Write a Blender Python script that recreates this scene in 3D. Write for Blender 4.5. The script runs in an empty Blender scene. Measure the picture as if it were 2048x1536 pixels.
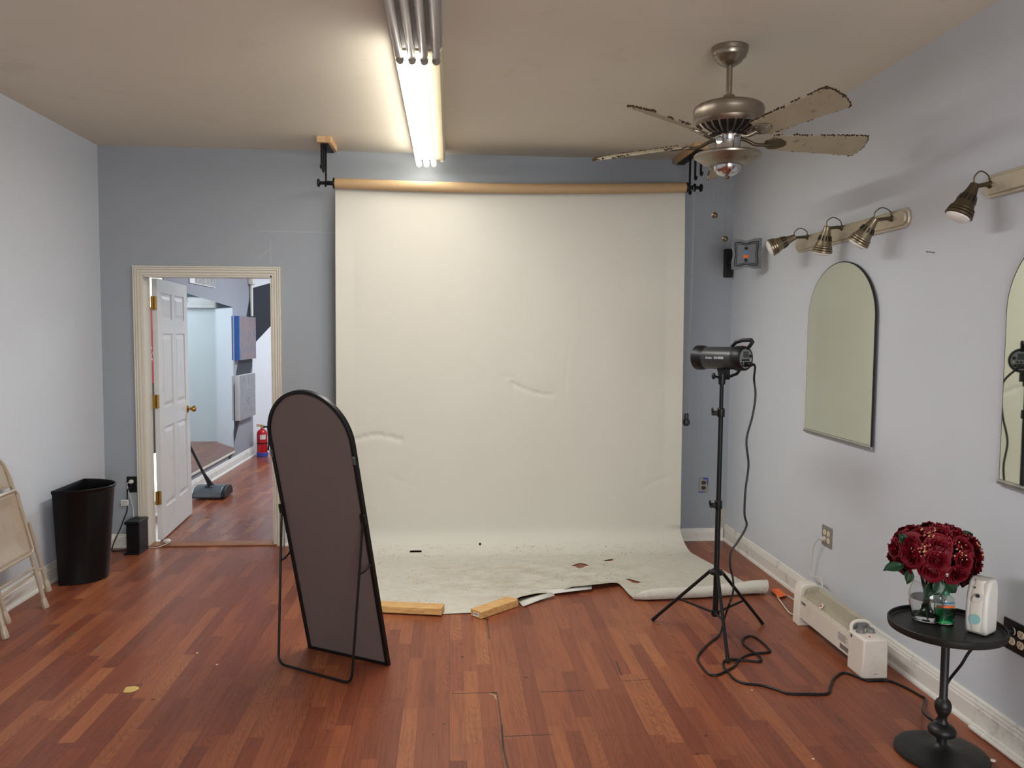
import bpy, bmesh, math, random
from mathutils import Vector, Matrix, noise as mnoise
random.seed(7)
PI = math.pi
V = Vector
scene = bpy.context.scene
COL = scene.collection

# ------------------------------------------------------------------ camera (solved from the room's own edges)
FPX, YAW, PITCH, ROLL, CH = 1582.79, 0.07817509, 0.06119005, 0.00792226, 1.58
D, XL, XR, H = 5.95, -2.515, 2.149, 2.912          # back wall, side walls, ceiling
HX = -2.55                                         # left wall of the hall beyond
_f = V((math.sin(YAW)*math.cos(PITCH), math.cos(YAW)*math.cos(PITCH), -math.sin(PITCH)))
_r0 = V((math.cos(YAW), -math.sin(YAW), 0)); _u0 = _r0.cross(_f)
_r = math.cos(ROLL)*_r0 + math.sin(ROLL)*_u0; _u = -math.sin(ROLL)*_r0 + math.cos(ROLL)*_u0
EYE = V((0, 0, CH))
def at(px, py, axis, val):
    """the point of the plane (axis = val) that the photograph shows at a pixel"""
    d = _r*((px-1024)/FPX) + _u*((768-py)/FPX) + _f
    return EYE + d*((val-EYE[axis])/d[axis])
def FL(px, py, z=0.0): return at(px, py, 2, z)
def PY(px, py, y): return at(px, py, 1, y)
def PX(px, py, x=XR): return at(px, py, 0, x)
cam = bpy.data.cameras.new('camera'); camo = bpy.data.objects.new('camera', cam); COL.objects.link(camo)
cam.sensor_width = 36; cam.lens = FPX/2048*36; cam.clip_start = 0.05
m = Matrix((( _r.x, _u.x, -_f.x, 0), (_r.y, _u.y, -_f.y, 0), (_r.z, _u.z, -_f.z, CH), (0, 0, 0, 1)))
camo.matrix_world = m
scene.camera = camo

# ------------------------------------------------------------------ node helpers
class NB:
    def __init__(s, name):
        s.m = bpy.data.materials.new(name); s.m.use_nodes = True
        s.t = s.m.node_tree; s.b = s.t.nodes['Principled BSDF']; s.o = s.t.nodes['Material Output']
        s.tc = s.t.nodes.new('ShaderNodeTexCoord')
    def n(s, typ, **kw):
        x = s.t.nodes.new(typ)
        for k, v in kw.items(): setattr(x, k, v)
        return x
    def L(s, a, b): s.t.links.new(a, b)
    def put(s, sock, v):
        if hasattr(v, 'links') or isinstance(v, bpy.types.NodeSocket): s.L(v, sock)
        else:
            if sock.type == 'RGBA' and len(v) == 3: v = (*v, 1)
            sock.default_value = v
    def math(s, op, a, b=None, c=None, clamp=False):
        x = s.n('ShaderNodeMath', operation=op); x.use_clamp = clamp
        for i, v in enumerate((a, b, c)):
            if v is not None: s.put(x.inputs[i], v)
        return x.outputs[0]
    def obj(s): return s.tc.outputs['Object']
    def xyz(s, v=None):
        x = s.n('ShaderNodeSeparateXYZ'); s.L(v or s.obj(), x.inputs[0]); return x.outputs
    def comb(s, a, b, c):
        x = s.n('ShaderNodeCombineXYZ')
        for i, v in enumerate((a, b, c)): s.put(x.inputs[i], v)
        return x.outputs[0]
    def noise(s, scale, detail=3, vec=None, rough=.55, dist=0, out=0):
        x = s.n('ShaderNodeTexNoise'); s.put(x.inputs['Scale'], scale); s.put(x.inputs['Detail'], detail)
        s.put(x.inputs['Roughness'], rough); s.put(x.inputs['Distortion'], dist)
        s.L(vec or s.obj(), x.inputs['Vector']); return x.outputs[out]
    def scalev(s, sx, sy, sz, vec=None):
        x = s.n('ShaderNodeMapping'); x.inputs['Scale'].default_value = (sx, sy, sz); s.L(vec or s.obj(), x.inputs[0]); return x.outputs[0]
    def white(s, a, b=0.0):
        x = s.n('ShaderNodeTexWhiteNoise', noise_dimensions='2D'); s.L(s.comb(a, b, 0.0), x.inputs['Vector']); return x.outputs['Value']
    def ramp(s, fac, stops, interp='LINEAR'):
        x = s.n('ShaderNodeValToRGB'); x.color_ramp.interpolation = interp; e = x.color_ramp.elements
        while len(e) < len(stops): e.new(.5)
        for q, (p, c) in zip(e, stops): q.position = p; q.color = (*c, 1) if len(c) == 3 else c
        s.L(fac, x.inputs[0]); return x.outputs[0]
    def step(s, v, lo, hi):
        x = s.n('ShaderNodeMapRange', interpolation_type='SMOOTHSTEP'); s.put(x.inputs[0], v)
        x.inputs[1].default_value = lo; x.inputs[2].default_value = hi; x.inputs[3].default_value = 0; x.inputs[4].default_value = 1
        return x.outputs[0]
    def mix(s, fac, a, b, mode='MIX'):
        x = s.n('ShaderNodeMix', data_type='RGBA', blend_type=mode); s.put(x.inputs[0], fac)
        s.put(x.inputs[6], a); s.put(x.inputs[7], b); return x.outputs[2]
    def seg(s, a, b, w, X, Y):
        """1 within w of the segment a-b in the plane of X, Y"""
        ax, ay = a; dx, dy = b[0]-ax, b[1]-ay; l2 = dx*dx+dy*dy
        px = s.math('SUBTRACT', X, ax); py = s.math('SUBTRACT', Y, ay)
        t = s.math('DIVIDE', s.math('ADD', s.math('MULTIPLY', px, dx), s.math('MULTIPLY', py, dy)), l2, clamp=True)
        ex = s.math('SUBTRACT', px, s.math('MULTIPLY', t, dx)); ey = s.math('SUBTRACT', py, s.math('MULTIPLY', t, dy))
        d = s.math('SQRT', s.math('ADD', s.math('MULTIPLY', ex, ex), s.math('MULTIPLY', ey, ey)))
        return s.math('LESS_THAN', d, w)
    def bump(s, h, strength=.2, dist=.002):
        x = s.n('ShaderNodeBump'); x.inputs['Strength'].default_value = strength; x.inputs['Distance'].default_value = dist
        s.L(h, x.inputs['Height']); s.L(x.outputs[0], s.b.inputs['Normal'])
    def set(s, **kw):
        names = dict(color='Base Color', rough='Roughness', metal='Metallic', spec='Specular IOR Level', trans='Transmission Weight', ior='IOR', emit='Emission Color', estr='Emission Strength', coat='Coat Weight')
        for k, v in kw.items(): s.put(s.b.inputs[names[k]], v)
        return s
def rgb(r, g, b):
    return tuple((c/255/12.92 if c/255 <= .04045 else ((c/255+.055)/1.055)**2.4) for c in (r, g, b))
def plain(name, c, rough=.5, metal=0, var=.08, scale=25, bump=0, spec=.5, dirt=None):
    """a plain painted / moulded surface with faint mottling; dirt = (colour, amount, scale)"""
    s = NB(name); n = s.noise(scale, 3)
    k = s.mix(n, tuple(x*(1-var) for x in c), tuple(min(1, x*(1+var)) for x in c))
    if dirt:
        dm = s.step(s.noise(dirt[2], 5, rough=.7), .52, .72)
        k = s.mix(s.math('MULTIPLY', dm, dirt[1]), k, dirt[0])
    s.set(color=k, metal=metal, spec=spec, rough=s.ramp(s.noise(scale*1.7, 2), [(0, (max(rough-.06, .02),)*3), (1, (min(rough+.06, 1),)*3)]))
    if bump: s.bump(s.noise(scale*4, 3), bump, .001)
    return s.m
M = {}
def paint_wall(name, c, marks=()):
    s = NB(name)
    n = s.noise(1.3, 4); k = s.mix(n, tuple(x*.93 for x in c), tuple(x*1.06 for x in c))
    sm = s.step(s.noise(2.6, 6, rough=.75), .60, .80)
    k = s.mix(s.math('MULTIPLY', sm, .22), k, tuple(x*.6 for x in c))
    speck = s.step(s.noise(38, 1), .80, .83)
    k = s.mix(s.math('MULTIPLY', speck, .25), k, tuple(x*.45 for x in c))
    s.k = k
    s.bump(s.noise(60, 3), .18, .0015)
    s.set(rough=.62, spec=.35)
    return s
WALLC = rgb(204, 209, 216)
w = paint_wall('grey wall paint', WALLC); w.set(color=w.k); M['wall'] = w.m
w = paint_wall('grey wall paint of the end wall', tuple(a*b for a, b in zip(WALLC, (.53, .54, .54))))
X, Y, Z = w.xyz()
# peeled corner above the skirting, painted joint lines and a scuff
edge = w.math('ADD', w.math('MULTIPLY', w.noise(26, 4), .11), w.math('MULTIPLY', w.noise(90, 2), .03))
reg = w.math('MULTIPLY', w.math('GREATER_THAN', w.math('ADD', X, edge), 2.149-.075+.058), w.math('LESS_THAN', w.math('ADD', Z, edge), .245+.07))
reg = w.math('MULTIPLY', reg, w.math('GREATER_THAN', Z, .07))
k = w.mix(reg, w.k, w.mix(w.noise(50, 3), rgb(196, 190, 176), rgb(150, 146, 138)))
ln = w.math('ADD', w.seg((-1.40, 2.327), (-.82, 2.322), .002, X, Z), w.math('ADD', w.seg((-1.31, 2.09), (-1.31, 2.26), .0016, X, Z), w.seg((-1.30, 2.21), (-1.41, 2.12), .0018, X, Z)), clamp=True)
k = w.mix(w.math('MULTIPLY', ln, .35), k, rgb(205, 208, 208))
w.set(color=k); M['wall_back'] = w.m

s = NB('yellowed ceiling paint'); n = s.noise(.7, 5, rough=.6)
k = s.mix(n, rgb(220, 213, 197), rgb(207, 199, 182))
k = s.mix(s.math('MULTIPLY', s.step(s.noise(3.2, 6, rough=.7), .55, .8), .22), k, rgb(150, 132, 112))
X, Y, Z = s.xyz()
cr = s.math('ADD', s.seg((-.86, 4.30), (-.80, 4.75), .0016, X, Y), s.seg((-1.02, 3.72), (-.88, 3.98), .0012, X, Y), clamp=True)
k = s.mix(s.math('MULTIPLY', cr, .4), k, rgb(232, 222, 200))
s.set(color=k, rough=.7, spec=.25); s.bump(s.noise(40, 3), .15, .002); M['ceiling'] = s.m

def floor_mat(name, tone=.85, rough=.36, cracks=()):
    s = NB(name); X, Y, Z = s.xyz()
    W = .0655
    xs = s.math('DIVIDE', s.math('ADD', X, 10.02), W)
    strip = s.math('FLOOR', xs); fx = s.math('FRACT', xs)
    r1 = s.white(strip, 3.3); r1b = s.white(strip, 9.1)
    ln = s.math('ADD', .40, s.math('MULTIPLY', r1b, .26))
    ys = s.math('DIVIDE', s.math('ADD', Y, s.math('ADD', 10.0, s.math('MULTIPLY', r1, 3.0))), ln)
    segi = s.math('FLOOR', ys); fy = s.math('FRACT', ys)
    rnd = s.white(strip, segi); rnd2 = s.white(s.math('ADD', strip, 51.0), segi)
    base = s.ramp(rnd, [(0, rgb(128, 67, 46)), (.25, rgb(139, 75, 51)), (.55, rgb(148, 82, 55)), (.82, rgb(158, 91, 59)), (.94, rgb(166, 99, 63)), (1, rgb(176, 110, 70))])
    # grain: fine fibres and cathedral rings, shifted for every strip piece
    off = s.math('MULTIPLY', rnd2, 37.0)
    gv = s.comb(s.math('ADD', s.math('MULTIPLY', X, 95.0), off), s.math('ADD', s.math('MULTIPLY', Y, 4.2), off), off)
    fib = s.noise(1.0, 4, gv, .65)
    cx = s.math('SUBTRACT', s.math('SUBTRACT', fx, .5), s.math('MULTIPLY', s.math('SUBTRACT', rnd2, .5), 1.4))
    wob = s.noise(1.0, 3, s.comb(s.math('MULTIPLY', X, 26.0), s.math('ADD', s.math('MULTIPLY', Y, 5.5), off), off), .5)
    cy = s.math('MULTIPLY', s.math('SUBTRACT', fy, rnd), 1.3)
    rad = s.math('SQRT', s.math('ADD', s.math('MULTIPLY', cx, cx), s.math('MULTIPLY', cy, cy)))
    rings = s.math('SINE', s.math('ADD', s.math('MULTIPLY', rad, 46.0), s.math('MULTIPLY', wob, 17.0)))
    rings = s.math('MULTIPLY', s.step(rings, .1, 1.0), s.step(rnd2, .35, .75))
    k = s.mix(s.math('MULTIPLY', s.step(fib, .40, .70), .68), base, s.mix(.5, base, rgb(70, 36, 27)))
    k = s.mix(s.math('MULTIPLY', rings, .30), k, rgb(80, 42, 31))
    knot = s.step(s.noise(1.0, 2, s.comb(s.math('MULTIPLY', X, 9.0), s.math('MULTIPLY', Y, 4.0), 4.0), .5), .70, .80)
    k = s.mix(s.math('MULTIPLY', knot, .45), k, rgb(70, 45, 38))
    e1 = s.math('LESS_THAN', s.math('MINIMUM', fx, s.math('SUBTRACT', 1.0, fx)), .010)
    e2 = s.math('LESS_THAN', fy, .004)
    k = s.mix(s.math('MULTIPLY', s.math('MAXIMUM', e1, e2), .35), k, rgb(58, 30, 23))
    # boards of three strips: thin dark joints
    pb = s.math('DIVIDE', strip, 3.0); pf = s.math('FRACT', s.math('DIVIDE', xs, 3.0)); pi_ = s.math('FLOOR', pb)
    py = s.math('FRACT', s.math('DIVIDE', s.math('ADD', s.math('ADD', Y, 10.0), s.math('MULTIPLY', s.white(pi_, 2.2), 1.2)), 1.21))
    j = s.math('MAXIMUM', s.math('LESS_THAN', pf, .008), s.math('LESS_THAN', py, .0016))
    k = s.mix(s.math('MULTIPLY', j, .6), k, rgb(45, 24, 20))
    # wear: dull scuffs, small dark nicks
    sc = s.step(s.noise(1.6, 6, rough=.7), .5, .75)
    k = s.mix(s.math('MULTIPLY', sc, .16), k, rgb(150, 116, 98))
    nick = s.step(s.noise(24, 0), .855, .865)
    k = s.mix(s.math('MULTIPLY', nick, .7), k, rgb(40, 24, 20))
    for a, b, wd, c in cracks:
        k = s.mix(s.seg(a, b, wd, X, Y), k, c)
    if tone != 1: k = s.mix(1.0, k, (tone*1.02, tone*.96, tone*.92, 1), 'MULTIPLY')
    rr = s.math('ADD', rough-.05, s.math('ADD', s.math('MULTIPLY', fib, .1), s.math('MULTIPLY', sc, .1)))
    s.set(color=k, rough=rr, spec=.38)
    hgt = s.math('SUBTRACT', s.math('MULTIPLY', fib, .15), s.math('ADD', j, s.math('MULTIPLY', s.math('MAXIMUM', e1, e2), .3)))
    s.bump(hgt, .25, .001)
    return s.m
def fxy(px, py): p = FL(px, py); return (p.x, p.y)
dk = rgb(28, 18, 15); gl = rgb(84, 64, 44); chip = rgb(178, 158, 128)
cr = [(fxy(905, 1387), fxy(994, 1385), .0026, dk), (fxy(994, 1385), fxy(1003, 1450), .0032, gl), (fxy(1003, 1450), fxy(1007, 1500), .0045, rgb(44, 34, 24)), (fxy(1007, 1500), fxy(1016, 1536), .0042, rgb(60, 54, 36)),
      (fxy(1082, 1384), fxy(1167, 1381), .0026, dk), (fxy(1005, 1473), fxy(1103, 1469), .0026, dk), (fxy(974, 1240), fxy(979, 1278), .004, gl), (fxy(980, 1387), fxy(991, 1391), .004, chip),
      (fxy(989, 1390), fxy(992, 1398), .003, chip), (fxy(983, 1386), fxy(993, 1386), .004, rgb(18, 12, 10)), (fxy(965, 1237), fxy(976, 1239), .008, dk),
      (fxy(126, 1285), fxy(150, 1264), .008, rgb(112, 92, 64)), (fxy(190, 1301), fxy(201, 1292), .006, rgb(135, 116, 84)), (fxy(1232, 1322), fxy(1243, 1350), .003, rgb(60, 36, 26)), (fxy(1245, 1362), fxy(1298, 1359), .002, dk)]
M['floor'] = floor_mat('red brown laminate boards', cracks=cr)
M['floor_hall'] = floor_mat('worn glossy hall boards', rough=.26, tone=.8)
M['trimwhite'] = plain('dirty white skirting gloss', rgb(226, 223, 216), .35, var=.04, scale=9, dirt=(rgb(140, 130, 112), .5, 9))
M['casing'] = plain('cream door casing gloss', rgb(212, 205, 190), .35, var=.04, scale=8, dirt=(rgb(170, 160, 142), .18, 9))
M['doorwhite'] = plain('off white door paint', rgb(216, 214, 212), .4, var=.03, scale=6, dirt=(rgb(170, 160, 150), .2, 5))
M['brass'] = plain('worn brass', rgb(176, 142, 72), .3, 1, .15, 40)
M['paper_white'] = None
M['kraft'] = plain('kraft cardboard core', rgb(176, 146, 108), .65, 0, .06, 14)
M['pine'] = None
def wood(name, c1, c2, axis_scale=(60, 4, 60), rough=.55):
    s = NB(name); f = s.noise(1, 4, s.scalev(*axis_scale), .6, 1.2)
    s.set(color=s.mix(s.step(f, .35, .7), c1, c2), rough=rough, spec=.35); s.bump(f, .15, .001); return s.m
M['pine'] = wood('pale pine', rgb(214, 180, 136), rgb(190, 150, 106), (50, 50, 8))
M['pine_x'] = wood('pale pine stud', rgb(214, 172, 112), rgb(186, 138, 84), (7, 60, 60))
M['threshold'] = wood('stained threshold', rgb(150, 100, 66), rgb(112, 70, 46), (7, 60, 60))
M['black_metal'] = plain('black powder coat', rgb(13, 13, 14), .45, 0, .15, 60, spec=.3)
M['black_plastic'] = plain('black plastic', rgb(14, 14, 16), .42, 0, .12, 40, spec=.35)
M['bin_black'] = plain('black bin plastic', rgb(10, 10, 12), .4, 0, .12, 12, spec=.3)
M['charcoal'] = plain('charcoal plastic', rgb(42, 43, 46), .38, 0, .1, 30)
M['grey_metal'] = plain('dull grey steel', rgb(92, 94, 100), .45, .4, .1, 40)
M['nickel'] = plain('brushed nickel, tarnished', rgb(150, 140, 126), .33, .9, .16, 30, dirt=(rgb(86, 72, 56), .5, 11))
M['chrome'] = plain('chrome', rgb(200, 200, 200), .1, 1, .05, 20)
M['dusty_chrome'] = plain('dusty chrome', rgb(165, 158, 150), .26, .95, .12, 24)
M['vent_black'] = plain('black vent metal', rgb(26, 24, 24), .5, .3, .1, 30)
def blade_mat():
    s = NB('dusty fan blade laminate'); f = s.noise(1, 3, s.scalev(30, 30, 30), .6)
    k = s.mix(s.noise(9, 3), rgb(168, 158, 134), rgb(148, 137, 112))
    k = s.mix(s.math('MULTIPLY', s.step(f, .62, .72), .6), k, rgb(88, 66, 44))
    s.set(color=k, rough=.55, spec=.3); return s.m
M['blade'] = blade_mat()
M['dust'] = plain('clumped brown dust', rgb(70, 54, 42), .95, 0, .3, 60, bump=.8, spec=.1)
M['antique'] = plain('antique nickel lamp metal', rgb(140, 128, 106), .36, .85, .14, 34, dirt=(rgb(88, 74, 54), .5, 16))
M['antique_dark'] = plain('dark antique lamp metal', rgb(94, 82, 64), .4, .8, .14, 34)
M['rail'] = plain('tarnished cream nickel rail', rgb(196, 186, 164), .38, .35, .08, 12, dirt=(rgb(104, 84, 58), .6, 7))
M['lens'] = plain('frosted white lamp glass', rgb(226, 222, 216), .35, 0, .02, 12)
M['mirror_back'] = plain('brown grey mirror backing board', rgb(104, 90, 86), .65, 0, .03, 9, spec=.2)
M['beige_metal'] = plain('beige painted steel', rgb(172, 156, 136), .36, .1, .04, 14, dirt=(rgb(120, 100, 80), .25, 9))
M['white_plastic'] = plain('white plastic', rgb(218, 214, 206), .38, 0, .03, 14)
M['cream_plastic'] = plain('cream plastic', rgb(226, 216, 196), .4, 0, .03, 20)
M['heater_white'] = plain('warm white enamel', rgb(224, 216, 204), .4, 0, .03, 10, dirt=(rgb(180, 166, 150), .25, 9))
M['grey_plastic'] = plain('grey plastic', rgb(120, 120, 118), .4, 0, .05, 30)
M['sweeper_grey'] = plain('slate grey plastic', rgb(78, 84, 92), .35, 0, .08, 20)
M['orange'] = plain('orange tag', rgb(232, 104, 32), .6, 0, .05, 30)
M['red'] = plain('red enamel', rgb(190, 26, 36), .28, 0, .06, 12)
M['steel_plate'] = plain('scratched steel plate', rgb(150, 146, 140), .38, .7, .12, 60)
M['iron'] = plain('black cast iron paint', rgb(20, 19, 18), .45, .1, .2, 50, bump=.3, dirt=(rgb(70, 48, 34), .25, 14))
M['chain_grey'] = plain('translucent grey bead chain', rgb(164, 166, 166), .4, 0, .05, 40)
M['flap_paper'] = plain('clean paper underside', rgb(204, 201, 193), .75, 0, .03, 12, spec=.2)
M['label_white'] = plain('white paper label', rgb(225, 220, 215), .6, 0, .05, 80)
M['label_blue'] = plain('blue label', rgb(60, 110, 160), .5, 0, .06, 60)
M['print_dark'] = plain('dark print', rgb(70, 66, 64), .6, 0, .1, 80)
M['print_white'] = plain('white print', rgb(228, 228, 228), .5, 0, .03, 80)
M['teal'] = plain('pale teal label', rgb(150, 196, 194), .5, 0, .05, 80)
M['lcd'] = plain('grey display', rgb(64, 64, 70), .2, 0, .05, 30)
M['ivory'] = plain('ivory outlet plastic', rgb(228, 214, 186), .4, 0, .03, 40)
M['slot'] = plain('dark slot', rgb(14, 12, 12), .7, 0, .1, 40)
M['cord_white'] = plain('white cord vinyl', rgb(206, 202, 194), .5, 0, .04, 40)
M['rose'] = plain('crimson rose petal', rgb(104, 5, 22), .6, 0, .25, 40, spec=.25)
M['rose_dark'] = plain('deep crimson petal', rgb(66, 3, 16), .6, 0, .25, 40, spec=.25)
M['leaf'] = plain('dark green leaf', rgb(26, 58, 36), .4, 0, .2, 30)
M['stem'] = plain('green stem', rgb(48, 76, 44), .5, 0, .15, 30)
M['filler_gold'] = plain('pale gold buds', rgb(198, 164, 112), .6, 0, .2, 50)
M['filler_red'] = plain('small red buds', rgb(150, 14, 36), .6, 0, .2, 50)
M['plaster'] = plain('plaster crumb', rgb(214, 206, 192), .8, 0, .1, 60)
M['yellow_glue'] = plain('yellow dried glue', rgb(206, 176, 102), .5, 0, .12, 60)
M['screwsteel'] = plain('screw steel', rgb(150, 150, 150), .3, .9, .1, 60)
M['blue'] = plain('blue canvas edge', rgb(58, 112, 190), .5, 0, .08, 20)
M['bluebase'] = plain('blue foot plastic', rgb(58, 70, 160), .5, 0, .08, 20)
def glass(name, c=(1, 1, 1), rough=.02, ior=1.45):
    s = NB(name); s.set(color=s.mix(s.noise(8), c, tuple(x*.98 for x in c)), trans=1.0, rough=rough, ior=ior); return s.m
M['glass'] = glass('clear vase glass', (.96, .97, .97), .05)
M['water'] = glass('water', (.95, .98, .97), .0, 1.33)
M['soap'] = glass('green hand soap', rgb(60, 220, 130), .03, 1.36)
M['clearbottle'] = glass('clear bottle plastic', (.9, .97, .92), .04, 1.4)
M['greenpump'] = plain('green pump plastic', rgb(58, 128, 92), .35, 0, .06, 30)
s = NB('mirror silvering'); s.set(color=s.mix(s.noise(3), rgb(222, 228, 216), rgb(216, 222, 210)), metal=1.0, rough=.025); M['mirror'] = s.m
s = NB('old hall mirror silvering'); s.set(color=s.mix(s.noise(3), rgb(222, 232, 234), rgb(208, 220, 224)), metal=1.0, rough=.05); M['mirror_old'] = s.m
def emis(name, c, e):
    s = NB(name); s.set(color=(0.8, 0.8, 0.8), emit=s.mix(s.noise(3), c, tuple(x*.98 for x in c)), estr=e, rough=.4); return s.m
TUBE_E, PANE_E = 14.5, 2.6
M['tube_on'] = emis('lit fluorescent tube', (1.0, .975, .92), TUBE_E)
M['tube_off_glow'] = emis('unlit fluorescent tube with painted-in glow', (1.0, .985, .93), .55)  # this tube is off; light from its lit neighbours is painted in as emission
M['tube_off'] = plain('unlit fluorescent tube', rgb(186, 182, 182), .25, 0, .02, 8)
M['reflector'] = plain('cream enamel reflector', rgb(226, 216, 184), .4, 0, .03, 8)
M['fixture_grey'] = plain('grey enamel reflector', rgb(150, 146, 146), .45, 0, .03, 8)

# ------------------------------------------------------------------ mesh builder
class MB:
    def __init__(s): s.v = []; s.f = []
    def add(s, vs, fs, T=None):
        o = len(s.v)
        s.v += [(T @ V(p) if T else V(p)) for p in vs]
        s.f += [tuple(i+o for i in f) for f in fs]
        return s
    def box(s, lo, hi, T=None):
        x0, y0, z0 = lo; x1, y1, z1 = hi
        return s.add([(x0,y0,z0),(x1,y0,z0),(x1,y1,z0),(x0,y1,z0),(x0,y0,z1),(x1,y0,z1),(x1,y1,z1),(x0,y1,z1)],
                     [(0,3,2,1),(4,5,6,7),(0,1,5,4),(1,2,6,5),(2,3,7,6),(3,0,4,7)], T)
    def hexa(s, pts): return s.add(pts, [(0,3,2,1),(4,5,6,7),(0,1,5,4),(1,2,6,5),(2,3,7,6),(3,0,4,7)])
    def prism(s, poly, z0, z1, T=None):
        n = len(poly)
        vs = [(x, y, z0) for x, y in poly]+[(x, y, z1) for x, y in poly]
        fs = [tuple(range(n-1, -1, -1)), tuple(range(n, 2*n))]+[(i, (i+1) % n, n+(i+1) % n, n+i) for i in range(n)]
        return s.add(vs, fs, T)
    def lathe(s, prof, T=None, seg=32, sx=1, sy=1):
        vs = []; fs = []; n = len(prof)
        for i in range(seg):
            a = 2*PI*i/seg
            for r, z in prof: vs.append((r*math.cos(a)*sx, r*math.sin(a)*sy, z))
        for i in range(seg):
            j = (i+1) % seg
            for k in range(n-1): fs.append((i*n+k, j*n+k, j*n+k+1, i*n+k+1))
        if prof[0][0] > 1e-6: fs.append(tuple(i*n for i in range(seg-1, -1, -1)))
        if prof[-1][0] > 1e-6: fs.append(tuple(i*n+n-1 for i in range(seg)))
        return s.add(vs, fs, T)
    def tube(s, pts, r, seg=8, closed=False):
        pts = [V(p) for p in pts]; n = len(pts); vs = []; fs = []
        rr = r if isinstance(r, (list, tuple)) else [r]*n
        tan = []
        for i in range(n):
            a = pts[(i-1) % n] if (closed or i > 0) else pts[i]; b = pts[(i+1) % n] if (closed or i < n-1) else pts[i]
            t = b-a; tan.append(t.normalized() if t.length > 1e-9 else V((0, 0, 1)))
        nv = tan[0].orthogonal().normalized()
        for i in range(n):
            nv = nv-tan[i]*nv.dot(tan[i])
            nv = nv.normalized() if nv.length > 1e-6 else tan[i].orthogonal().normalized()
            bv = tan[i].cross(nv)
            for k in range(seg):
                a = 2*PI*k/seg; vs.append(pts[i]+(nv*math.cos(a)+bv*math.sin(a))*rr[i])
        for i in range(n if closed else n-1):
            j = (i+1) % n
            for k in range(seg): fs.append((i*seg+k, i*seg+(k+1) % seg, j*seg+(k+1) % seg, j*seg+k))
        if not closed: fs += [tuple(range(seg-1, -1, -1)), tuple((n-1)*seg+k for k in range(seg))]
        return s.add(vs, fs)
    def cyl(s, a, b, r, seg=20, r2=None):
        return s.tube([a, b], [r, r if r2 is None else r2], seg)
    def ball(s, c, r, seg=12, rings=8, sc=(1, 1, 1), T=None):
        prof = [(math.sin(PI*i/rings)*r, -math.cos(PI*i/rings)*r) for i in range(rings+1)]
        prof[0] = (0, -r); prof[-1] = (0, r)
        TT = Matrix.Translation(V(c)) @ Matrix.Diagonal((*sc, 1))
        return s.lathe(prof, (T @ TT) if T else TT, seg)
    def grid(s, fn, nu, nv):
        vs = [fn(i/(nu-1), j/(nv-1)) for j in range(nv) for i in range(nu)]
        fs = [(j*nu+i, j*nu+i+1, (j+1)*nu+i+1, (j+1)*nu+i) for j in range(nv-1) for i in range(nu-1)]
        return s.add(vs, fs)
    def mapv(s, fn): s.v = [V(fn(p)) for p in s.v]; return s
    def build(s, name, mat, parent=None, base=None, smooth=35, bevel=0, bseg=2, normals=True):
        me = bpy.data.meshes.new(name)
        if parent is not None:
            top = parent
            while top.parent: top = top.parent
            off = top.location
        else:
            if base is None:
                xs = [p.x for p in s.v]; ys = [p.y for p in s.v]; zs = [p.z for p in s.v]
                base = V(((min(xs)+max(xs))/2, (min(ys)+max(ys))/2, min(zs)))
            off = V(base)
        bm = bmesh.new()
        vv = [bm.verts.new(p-off) for p in s.v]
        for f in s.f:
            try: bm.faces.new([vv[i] for i in f])
            except ValueError: pass
        bmesh.ops.remove_doubles(bm, verts=bm.verts, dist=1e-6)
        if normals: bmesh.ops.recalc_face_normals(bm, faces=bm.faces)
        bm.to_mesh(me); bm.free()
        o = bpy.data.objects.new(name, me); COL.objects.link(o)
        if mat: me.materials.append(M[mat] if isinstance(mat, str) else mat)
        if smooth:
            for p in me.polygons: p.use_smooth = True
            me.set_sharp_from_angle(angle=math.radians(smooth))
        if parent is not None: o.parent = parent
        else: o.location = off
        if bevel:
            b = o.modifiers.new('bevel', 'BEVEL'); b.width = bevel; b.segments = bseg; b.limit_method = 'ANGLE'; b.angle_limit = math.radians(40)
        return o
def thing(name, loc, label, cat, group=None):
    o = bpy.data.objects.new(name, None); COL.objects.link(o); o.location = loc; o.empty_display_size = .1
    return tag(o, label, cat, group)
def tag(o, label, cat, group=None):
    o['label'] = label; o['category'] = cat
    if group: o['group'] = group
    return o
def struct(o): o['kind'] = 'structure'; return o
def look(o, label): o['label'] = label; return o
def axisT(origin, z, x=None):
    z = V(z).normalized(); x = V(x) if x is not None else z.orthogonal()
    x = (x-z*x.dot(z)).normalized(); y = z.cross(x)
    m = Matrix((x, y, z)).transposed().to_4x4(); m.translation = V(origin); return m
def spline(pts, n=8):
    pts = [V(p) for p in pts]; out = []
    P = [pts[0]*2-pts[1]]+pts+[pts[-1]*2-pts[-2]]
    for i in range(1, len(P)-2):
        a, b, c, d = P[i-1:i+3]
        for k in range(n):
            t = k/n; out.append(.5*((2*b)+(c-a)*t+(2*a-5*b+4*c-d)*t*t+(3*b-a-3*c+d)*t**3))
    out.append(pts[-1]); return out
def arc_poly(pts_fn, n): return [pts_fn(i/(n-1)) for i in range(n)]
def rrect(w, h, r, n=5):
    out = []
    for cx, cy, a0 in ((w/2-r, h/2-r, 0), (-w/2+r, h/2-r, PI/2), (-w/2+r, -h/2+r, PI), (w/2-r, -h/2+r, 1.5*PI)):
        for k in range(n+1): a = a0+PI/2*k/n; out.append((cx+r*math.cos(a), cy+r*math.sin(a)))
    return out
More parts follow.
